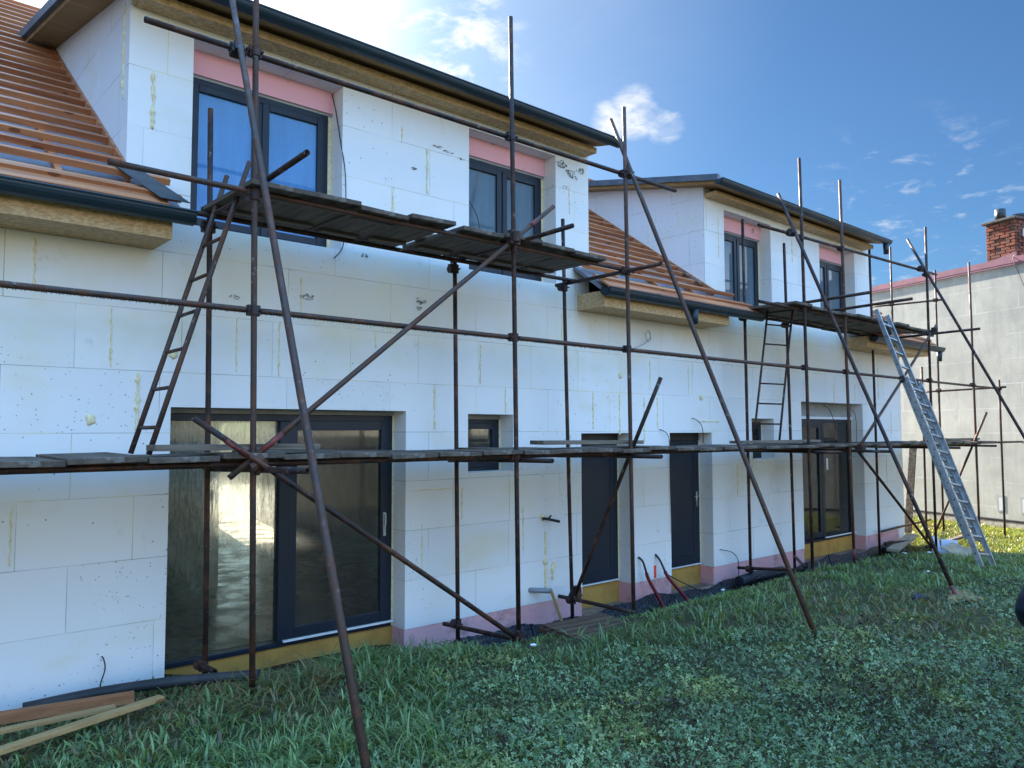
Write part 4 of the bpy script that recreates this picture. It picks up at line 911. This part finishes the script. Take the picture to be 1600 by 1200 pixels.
rubble('soil_patch', (10.42, -3.74), 40, .15, .06, 'patch of brown soil round the foot of the third raking prop', 'soil', 'earth')
rubble('dark_scrap', (9.9, -3.45), 1, .02, .12, 'black shred of sheeting in the grass left of the prop foot', 'scrap', 'sheet')
rubble('clay_lump', (12.0, -4.15), 9, .10, .09, 'orange-brown lump of clay in the grass at the right edge', 'soil', 'card')
rubble('broken_foam', (17.6, -1.0), 9, .25, .07, 'broken pale foam pieces behind the white carton', 'rubble', 'rubble')
rubble('stone', (4.78, -.35), 6, .10, .09, 'stones heaped at the right corner of the wet patio door', 'stone', 'rubble')
gw = 'small white scraps on the lawn'
for k, (x, y, lab) in enumerate(((11.6, -2.9, 'white scrap in the grass left of the third raking prop'), (13.3, -1.9, 'white scrap of foam in the grass near the far patio door'), (5.0, -1.9, 'white foam crumb in the long grass left of the pallet'), (8.85, -1.4, 'white scrap in the grass below the right red conduit'), (18.2, -2.6, 'white scrap in the grass right of the aluminium ladder'), (14.6, -1.8, 'pale torn scrap in the grass before the cardboard sheet'))):
    o = scrap('paper_scrap', (x, y, gz(x, y)+.07), (.055, .07)[k % 2], .03, .015, k*1.1, lab, 'scrap', 'white'); o['group'] = gw
plank((6.95, -.75, gz(6.95, -.75)+.05), (7.15, -.95, gz(7.1, -.9)+.10), .08, .025, 'small chip of pale wood at the foot of the third pole', 'plank', 'palewood', 'wood_chip')

# ------------------------------------------------------------------ person at the right edge
def skinned(name, pts, edges, radii, mat, par, sub=2, root=0):
    me = bpy.data.meshes.new(name); me.from_pydata(pts, edges, []); o = bpy.data.objects.new(name, me); link(o)
    o.parent = par
    sm = o.modifiers.new('skin', 'SKIN'); sm.use_smooth_shade = True
    for i, v in enumerate(me.skin_vertices[0].data): v.radius = radii[i] if isinstance(radii[i], tuple) else (radii[i], radii[i]); v.use_root = (i == root)
    ss = o.modifiers.new('sub', 'SUBSURF'); ss.levels = sub; ss.render_levels = sub
    me.materials.append(MT[mat]); return o
PX, PY = 5.285, -6.225
pe = empty('person', (PX, PY, gz(PX, PY)), 'person in a dark quilted jacket standing at the right edge, elbow out', 'person')
pe.rotation_euler = (0, 0, rad(-42))     # local +Y is where the person looks, local -X the elbow seen in the photo
bp = [(0, 0, .93), (0, .0, 1.12), (0, .01, 1.32), (0, 0, 1.46), (0, .01, 1.53), (0, .035, 1.64), (0, .03, 1.77),
      (-.10, 0, .88), (-.12, .01, .50), (-.125, -.02, .09), (-.13, .13, .04), (.10, 0, .88), (.12, .01, .50), (.125, -.02, .09), (.13, .13, .04),
      (-.19, 0, 1.42), (-.44, -.05, 1.08), (-.24, .16, 1.02), (.19, 0, 1.42), (.30, -.04, 1.14), (.24, .14, 1.00)]
be = [(0, 1), (1, 2), (2, 3), (3, 4), (4, 5), (5, 6), (0, 7), (7, 8), (8, 9), (9, 10), (0, 11), (11, 12), (12, 13), (13, 14), (3, 15), (15, 16), (16, 17), (3, 18), (18, 19), (19, 20)]
brd = [.13, .12, .13, .07, .062, (.098, .112), (.096, .110), .085, .062, .045, .04, .085, .062, .045, .04, .055, .042, .032, .055, .042, .032]
skinned('body', bp, be, brd, 'skin', pe)
jp = [(0, 0, .70), (0, 0, 1.0), (0, 0, 1.2), (0, 0, 1.36), (0, .012, 1.57), (-.2, 0, 1.41), (-.37, -.04, 1.22), (-.465, -.05, 1.06), (-.38, .06, .99), (-.25, .15, 1.00), (.2, 0, 1.41), (.29, -.03, 1.24), (.31, -.04, 1.12), (.27, .08, 1.03), (.24, .13, 1.0)]
je = [(0, 1), (1, 2), (2, 3), (3, 4), (3, 5), (5, 6), (6, 7), (7, 8), (8, 9), (3, 10), (10, 11), (11, 12), (12, 13), (13, 14)]
skinned('jacket', jp, je, [(.20, .16), (.20, .155), (.21, .155), (.17, .13), .075, .10, .088, .088, .072, .055, .10, .085, .082, .07, .055], 'quilt', pe)
tm_ = MB(); tm_.sweep([(0, 0, .70), (0, 0, .76), (0, 0, .86), (0, 0, .98)], .15, 16, rfun=lambda i: (.05, .10, .118, .115)[i])
for s_ in (-1, 1): tm_.sweep([(.075*s_, 0, .90), (.095*s_, 0, .74), (.112*s_, .015, .52), (.118*s_, .01, .46), (.125*s_, -.015, .26), (.125*s_, -.02, .07)], .1, 14, rfun=lambda i: (.088, .100, .083, .080, .076, .078)[i])
tr = tm_.build('trousers', 'denim', None, smooth=True); tr.parent = pe
for s in (-1, 1): skinned('boot', [(.125*s, -.05, .06), (.125*s, .03, .05), (.132*s, .17, .04)], [(0, 1), (1, 2)], [.06, .055, .045], 'boot', pe)
skinned('hair', [(0, -.035, 1.60), (0, -.035, 1.70), (0, -.005, 1.79), (0, .05, 1.82)], [(0, 1), (1, 2), (2, 3)], [.085, .105, .11, .08], 'hair', pe)
for s in (-1, 1):
    hx, hy, hz = (-.24, .16, 1.02) if s < 0 else (.24, .14, 1.0)
    for k, (dx_, ln) in enumerate(((-.03, .075), (-.01, .085), (.01, .08), (.03, .065))): skinned('finger', [(hx+dx_, hy+.01, hz), (hx+dx_*1.1, hy+.05, hz-.03), (hx+dx_*1.1, hy+.055, hz-.03-ln*.5)], [(0, 1), (1, 2)], [.009, .009, .008], 'skin', pe, 1)
    skinned('thumb', [(hx-.03*s, hy-.01, hz), (hx-.055*s, hy+.03, hz-.02), (hx-.05*s, hy+.06, hz-.035)], [(0, 1), (1, 2)], [.011, .011, .009], 'skin', pe, 1)
for s in (-1, 1):
    e = MB().add([(.033*s+v.x*.012, .115+v.y*.008, 1.685+v.z*.009) for v in iv], ifc).build('eye', 'white', None, smooth=True); e.parent = pe
nz = MB().add([(v.x*.016, .125+v.y*.022, 1.65+v.z*.026) for v in iv], ifc).build('nose', 'skin', None, smooth=True); nz.parent = pe

# ------------------------------------------------------------------ lawn: grass blades and clover (ground cover)
def vis_points(n, rmin, rmax, power, az0=-3, az1=78, az_pow=None):
    out = []
    rr = RNG.random(n); k = 2-power
    r = (rmin**k+(rmax**k-rmin**k)*rr)**(1/k) if abs(k) > 1e-6 else rmin*(rmax/rmin)**rr
    az = np.radians(az0+(az1-az0)*RNG.random(n))
    return r*np.sin(az), -7.3+r*np.cos(az), r
def hash2(x, y, s):
    def n(ix, iy): v = np.sin(ix*127.1+iy*311.7+s*17.3)*43758.5453; return v-np.floor(v)
    ix, iy = np.floor(x), np.floor(y); fx, fy = x-ix, y-iy; fx = fx*fx*(3-2*fx); fy = fy*fy*(3-2*fy)
    return (n(ix, iy)*(1-fx)+n(ix+1, iy)*fx)*(1-fy)+(n(ix, iy+1)*(1-fx)+n(ix+1, iy+1)*fx)*fy
def fbm(x, y, s): return .55*hash2(x, y, s)+.3*hash2(x*2.1, y*2.1, s+3)+.15*hash2(x*4.3, y*4.3, s+7)
def allowed(x, y):
    return ((y < -.12) | (x > 18.2)) & (x*.946-(y+1.21)*.32 < 21.98*.946-.02) & (y < 9)
def mesh_np(name, verts, loops, starts, totals, cols, mat):
    me = bpy.data.meshes.new(name); me.vertices.add(len(verts)); me.vertices.foreach_set('co', verts.astype(np.float32).ravel())
    me.loops.add(len(loops)); me.loops.foreach_set('vertex_index', loops.astype(np.int32))
    me.polygons.add(len(starts)); me.polygons.foreach_set('loop_start', starts.astype(np.int32)); me.polygons.foreach_set('loop_total', totals.astype(np.int32))
    me.update(calc_edges=True)
    at = me.color_attributes.new('tint', 'FLOAT_COLOR', 'POINT'); c4 = np.ones((len(verts), 4), np.float32); c4[:, :3] = cols; at.data.foreach_set('color', c4.ravel())
    me.materials.append(MT[mat]); return link(bpy.data.objects.new(name, me))
def clover_mask(x, y):
    return sst(.38, .56, fbm(x*.75+3, y*.75, 5)+.40*sst(-2.2, -3.9, y)-.38*sst(6.8, 9.3, x)*sst(-5.2, -4.3, y)-.25*sst(-3.8, -2.9, y)*sst(5.5, 7.5, x)-.22*sst(2.6, 1.4, x)*sst(-4.6, -3.4, y)-.10)
def dry_mask(x, y):
    return sst(.45, .62, fbm(x*.7, y*.7+9, 21)+.42*np.exp(-((x-8.3)/2.0)**2-((y+4.2)/.6)**2)-.10)
def bare_mask(x, y):
    return sst(.58, .72, fbm(x*.95+2, y*1.2+4, 61)+.10*np.exp(-((y+1.75)/.35)**2))*sst(4.2, 5.6, x)
def build_grass(n):
    x, y, r = vis_points(n, 1.1, 31, 1.55)
    xf, yf = 16.3+7.5*RNG.random(n//6), -3.5+8.5*RNG.random(n//6); x = np.concatenate([x, xf]); y = np.concatenate([y, yf]); r = np.hypot(x, y+7.3); n = len(x)
    # two blades in three gather in tufts and lean outwards from the tuft
    K = 13; cxy = np.arange(n)//K*K; tuft = (RNG.random(n//K+1) < .68)[np.arange(n)//K]; spread = (.022+.0035*r)*(.6+.9*RNG.random(n//K+1))[np.arange(n)//K]
    ox_, oy_ = RNG.normal(0, 1, n)*spread, RNG.normal(0, 1, n)*spread; x = np.where(tuft, x[cxy]+ox_, x); y = np.where(tuft, y[cxy]+oy_, y)
    tall = np.where(tuft, (.7+.75*RNG.random(n//K+1))[np.arange(n)//K], .7); shade = (.65+.7*RNG.random(n//K+1))[np.arange(n)//K]; outa = np.arctan2(oy_, ox_)
    cl = clover_mask(x, y); ok = allowed(x, y) & (RNG.random(n) > cl*.55)
    ok &= RNG.random(n) > .65*bare_mask(x, y)
    ok &= ~((x > 5.55) & (x < 6.7) & (y > -2.0) & (y < -1.18) & (RNG.random(n) < .85))
    x, y, r = x[ok], y[ok], r[ok]; n = len(x); cl = cl[ok]; tuft = tuft[ok]; tall = tall[ok]; shade = shade[ok]; outa = outa[ok]
    dry = dry_mask(x, y); z = ground_z(x, y)
    longg = np.exp(-((x-3.3)/1.0)**2-((y+1.35)/.5)**2)+.45*sst(.5, .7, fbm(x*.9, y*.9, 31))*(1-cl)+.12*sst(4.5, 3.0, x)*sst(-2.0, -3.0, y)
    h = (.030+.048*RNG.random(n))*(1+1.7*longg)*(1-.35*cl); h *= tall; h *= 1-.5*sst(-1.9, -1.3, y)*sst(4.5, 5.0, x)*(1-sst(16.5, 18, x)); h *= 1-.6*sst(2.3, 1.9, x)*sst(-1.9, -1.4, y); h *= np.where(RNG.random(n) < .04, 1.7, 1.0); h += .004*np.minimum(r, 20)*.5
    wid = np.maximum(.0046, .00066*r)*(.8+.5*RNG.random(n))
    a = RNG.random(n)*2*np.pi; lean = (.35+.85*RNG.random(n))*h*(1+.5*longg)
    la = np.where(tuft, outa+RNG.normal(0, .35, n), a+np.pi/2+RNG.normal(0, .5, n)); a = np.where(tuft, la-np.pi/2, a)
    dx_, dy_ = np.cos(a)*wid/2, np.sin(a)*wid/2; lx, ly = np.cos(la)*lean, np.sin(la)*lean
    V = np.zeros((n, 7, 3))
    for k, (t, w) in enumerate(((0, 1), (.45, .95), (.8, .6))):
        cx, cy, cz = x+lx*t**2, y+ly*t**2, z-.01+h*(t-.28*t*t*(lean/h))
        V[:, 2*k] = np.stack([cx-dx_*w, cy-dy_*w, cz], 1); V[:, 2*k+1] = np.stack([cx+dx_*w, cy+dy_*w, cz], 1)
    V[:, 6] = np.stack([x+lx*1.15, y+ly*1.15, z-.01+h*(1-.34*lean/h)], 1)
    b = (np.arange(n)*7)[:, None]
    L = np.concatenate([b+np.array([0, 1, 3, 2]), b+np.array([2, 3, 5, 4]), b+np.array([4, 5, 6])], 1).ravel()
    st = (np.arange(n)*11)[:, None]+np.array([0, 4, 8]); tt = np.tile([4, 4, 3], n)
    v = RNG.random((n, 1)); g1 = np.array([.060, .115, .036]); g2 = np.array([.21, .285, .11]); dr_ = np.array([.20, .145, .07])
    c_ = g1*(1-v)+g2*v; pn = fbm(x*.8, y*.8, 51)[:, None]; c_ = c_*(.75+.6*pn)*shade[:, None]
    yl = (RNG.random((n, 1)) < .08); c_ = np.where(yl, np.array([.15, .19, .05]), c_)
    far = sst(16.6, 18.0, x)[:, None]; c_ = c_*(1-far)+far*c_*np.array([1.35, 1.05, .6])  # blades past the gable: sunlight painted in as a yellower, brighter tint
    dm_ = ((RNG.random(n) < dry*.5+.02))[:, None]; c_ = np.where(dm_, dr_*(.6+.7*v), c_)
    return tag(mesh_np('grass', V.reshape(-1, 3), L, st.ravel(), tt, np.repeat(c_, 7, 0), 'grass'), 'uneven green grass covering the lawn', kind='stuff')
def build_clover(n):
    x, y, r = vis_points(n, 1.1, 20, 1.5)
    ok = allowed(x, y) & (RNG.random(n) < clover_mask(x, y)) & (y < -1.2); x, y, r = x[ok], y[ok], r[ok]; n = len(x)
    z = ground_z(x, y)+.02+.065*RNG.random(n); s = (.0045+.0095*RNG.random(n)**1.7)*(1+.035*r)
    a0 = RNG.random(n)*2*np.pi; tx, ty = RNG.normal(0, .5, n), RNG.normal(0, .5, n)
    V = np.zeros((n, 3, 5, 3))
    for k in range(3):
        a = a0+k*2*np.pi/3
        for j, (u_, w_, up) in enumerate(((0, 0, 0), (.75, -.55, .10), (1.25, -.32, .04), (1.25, .32, .04), (.75, .55, .10))):
            px = (np.cos(a)*u_-np.sin(a)*w_)*s; py = (np.sin(a)*u_+np.cos(a)*w_)*s
            V[:, k, j] = np.stack([x+px, y+py, z+px*tx+py*ty+up*s], 1)
    nl = n*3; b = (np.arange(nl)*5)[:, None]; L = (b+np.arange(5)).ravel(); st = np.arange(nl)*5; tt = np.full(nl, 5)
    v = RNG.random((n, 1)); c_ = np.array([.075, .138, .050])*(1-v)+np.array([.28, .36, .185])*v**1.4; pf = fbm(x*1.5, y*1.5, 77)[:, None]; c_ = c_*(.42+1.15*pf); yy = sst(.52, .66, fbm(x*1.1+5, y*1.1, 83))[:, None]; c_ = c_*(1-yy)+yy*c_*np.array([1.25, 1.0, .62])
    return tag(mesh_np('clover', V.reshape(-1, 3), L, st, tt, np.repeat(c_, 15, 0), 'clover'), 'patches of pale dewy clover in the foreground lawn', kind='stuff')
def build_weeds(n):
    x, y, r = vis_points(n, 2.0, 9, 1.4, 20, 78); ok = allowed(x, y) & (y < -3) & (RNG.random(n) < sst(.5, .62, fbm(x*1.1, y*1.1, 91))); x, y = x[ok], y[ok]; n = len(x); K = 26
    V = []; 
    cx = np.repeat(x, K)+RNG.normal(0, .03, n*K); cy = np.repeat(y, K)+RNG.normal(0, .03, n*K); cz = ground_z(cx, cy)+.03+.10*RNG.random(n*K); s = .007+.006*RNG.random(n*K)
    P = np.stack([cx, cy, cz], 1); q = RNG.normal(0, 1, (n*K, 3, 3))*s[:, None, None]; V = P[:, None]+q
    L = np.arange(n*K*3); st = np.arange(n*K)*3; tt = np.full(n*K, 3)
    c_ = np.tile(np.array([.035, .028, .018]), (n*K, 1))*(.5+RNG.random((n*K, 1)))
    return tag(mesh_np('withered_clover_heads', V.reshape(-1, 3), L, st, tt, np.repeat(c_, 3, 0), 'clover'), 'brown withered clover heads among the lawn', kind='stuff')
build_grass(340000); build_clover(230000); build_weeds(1800)
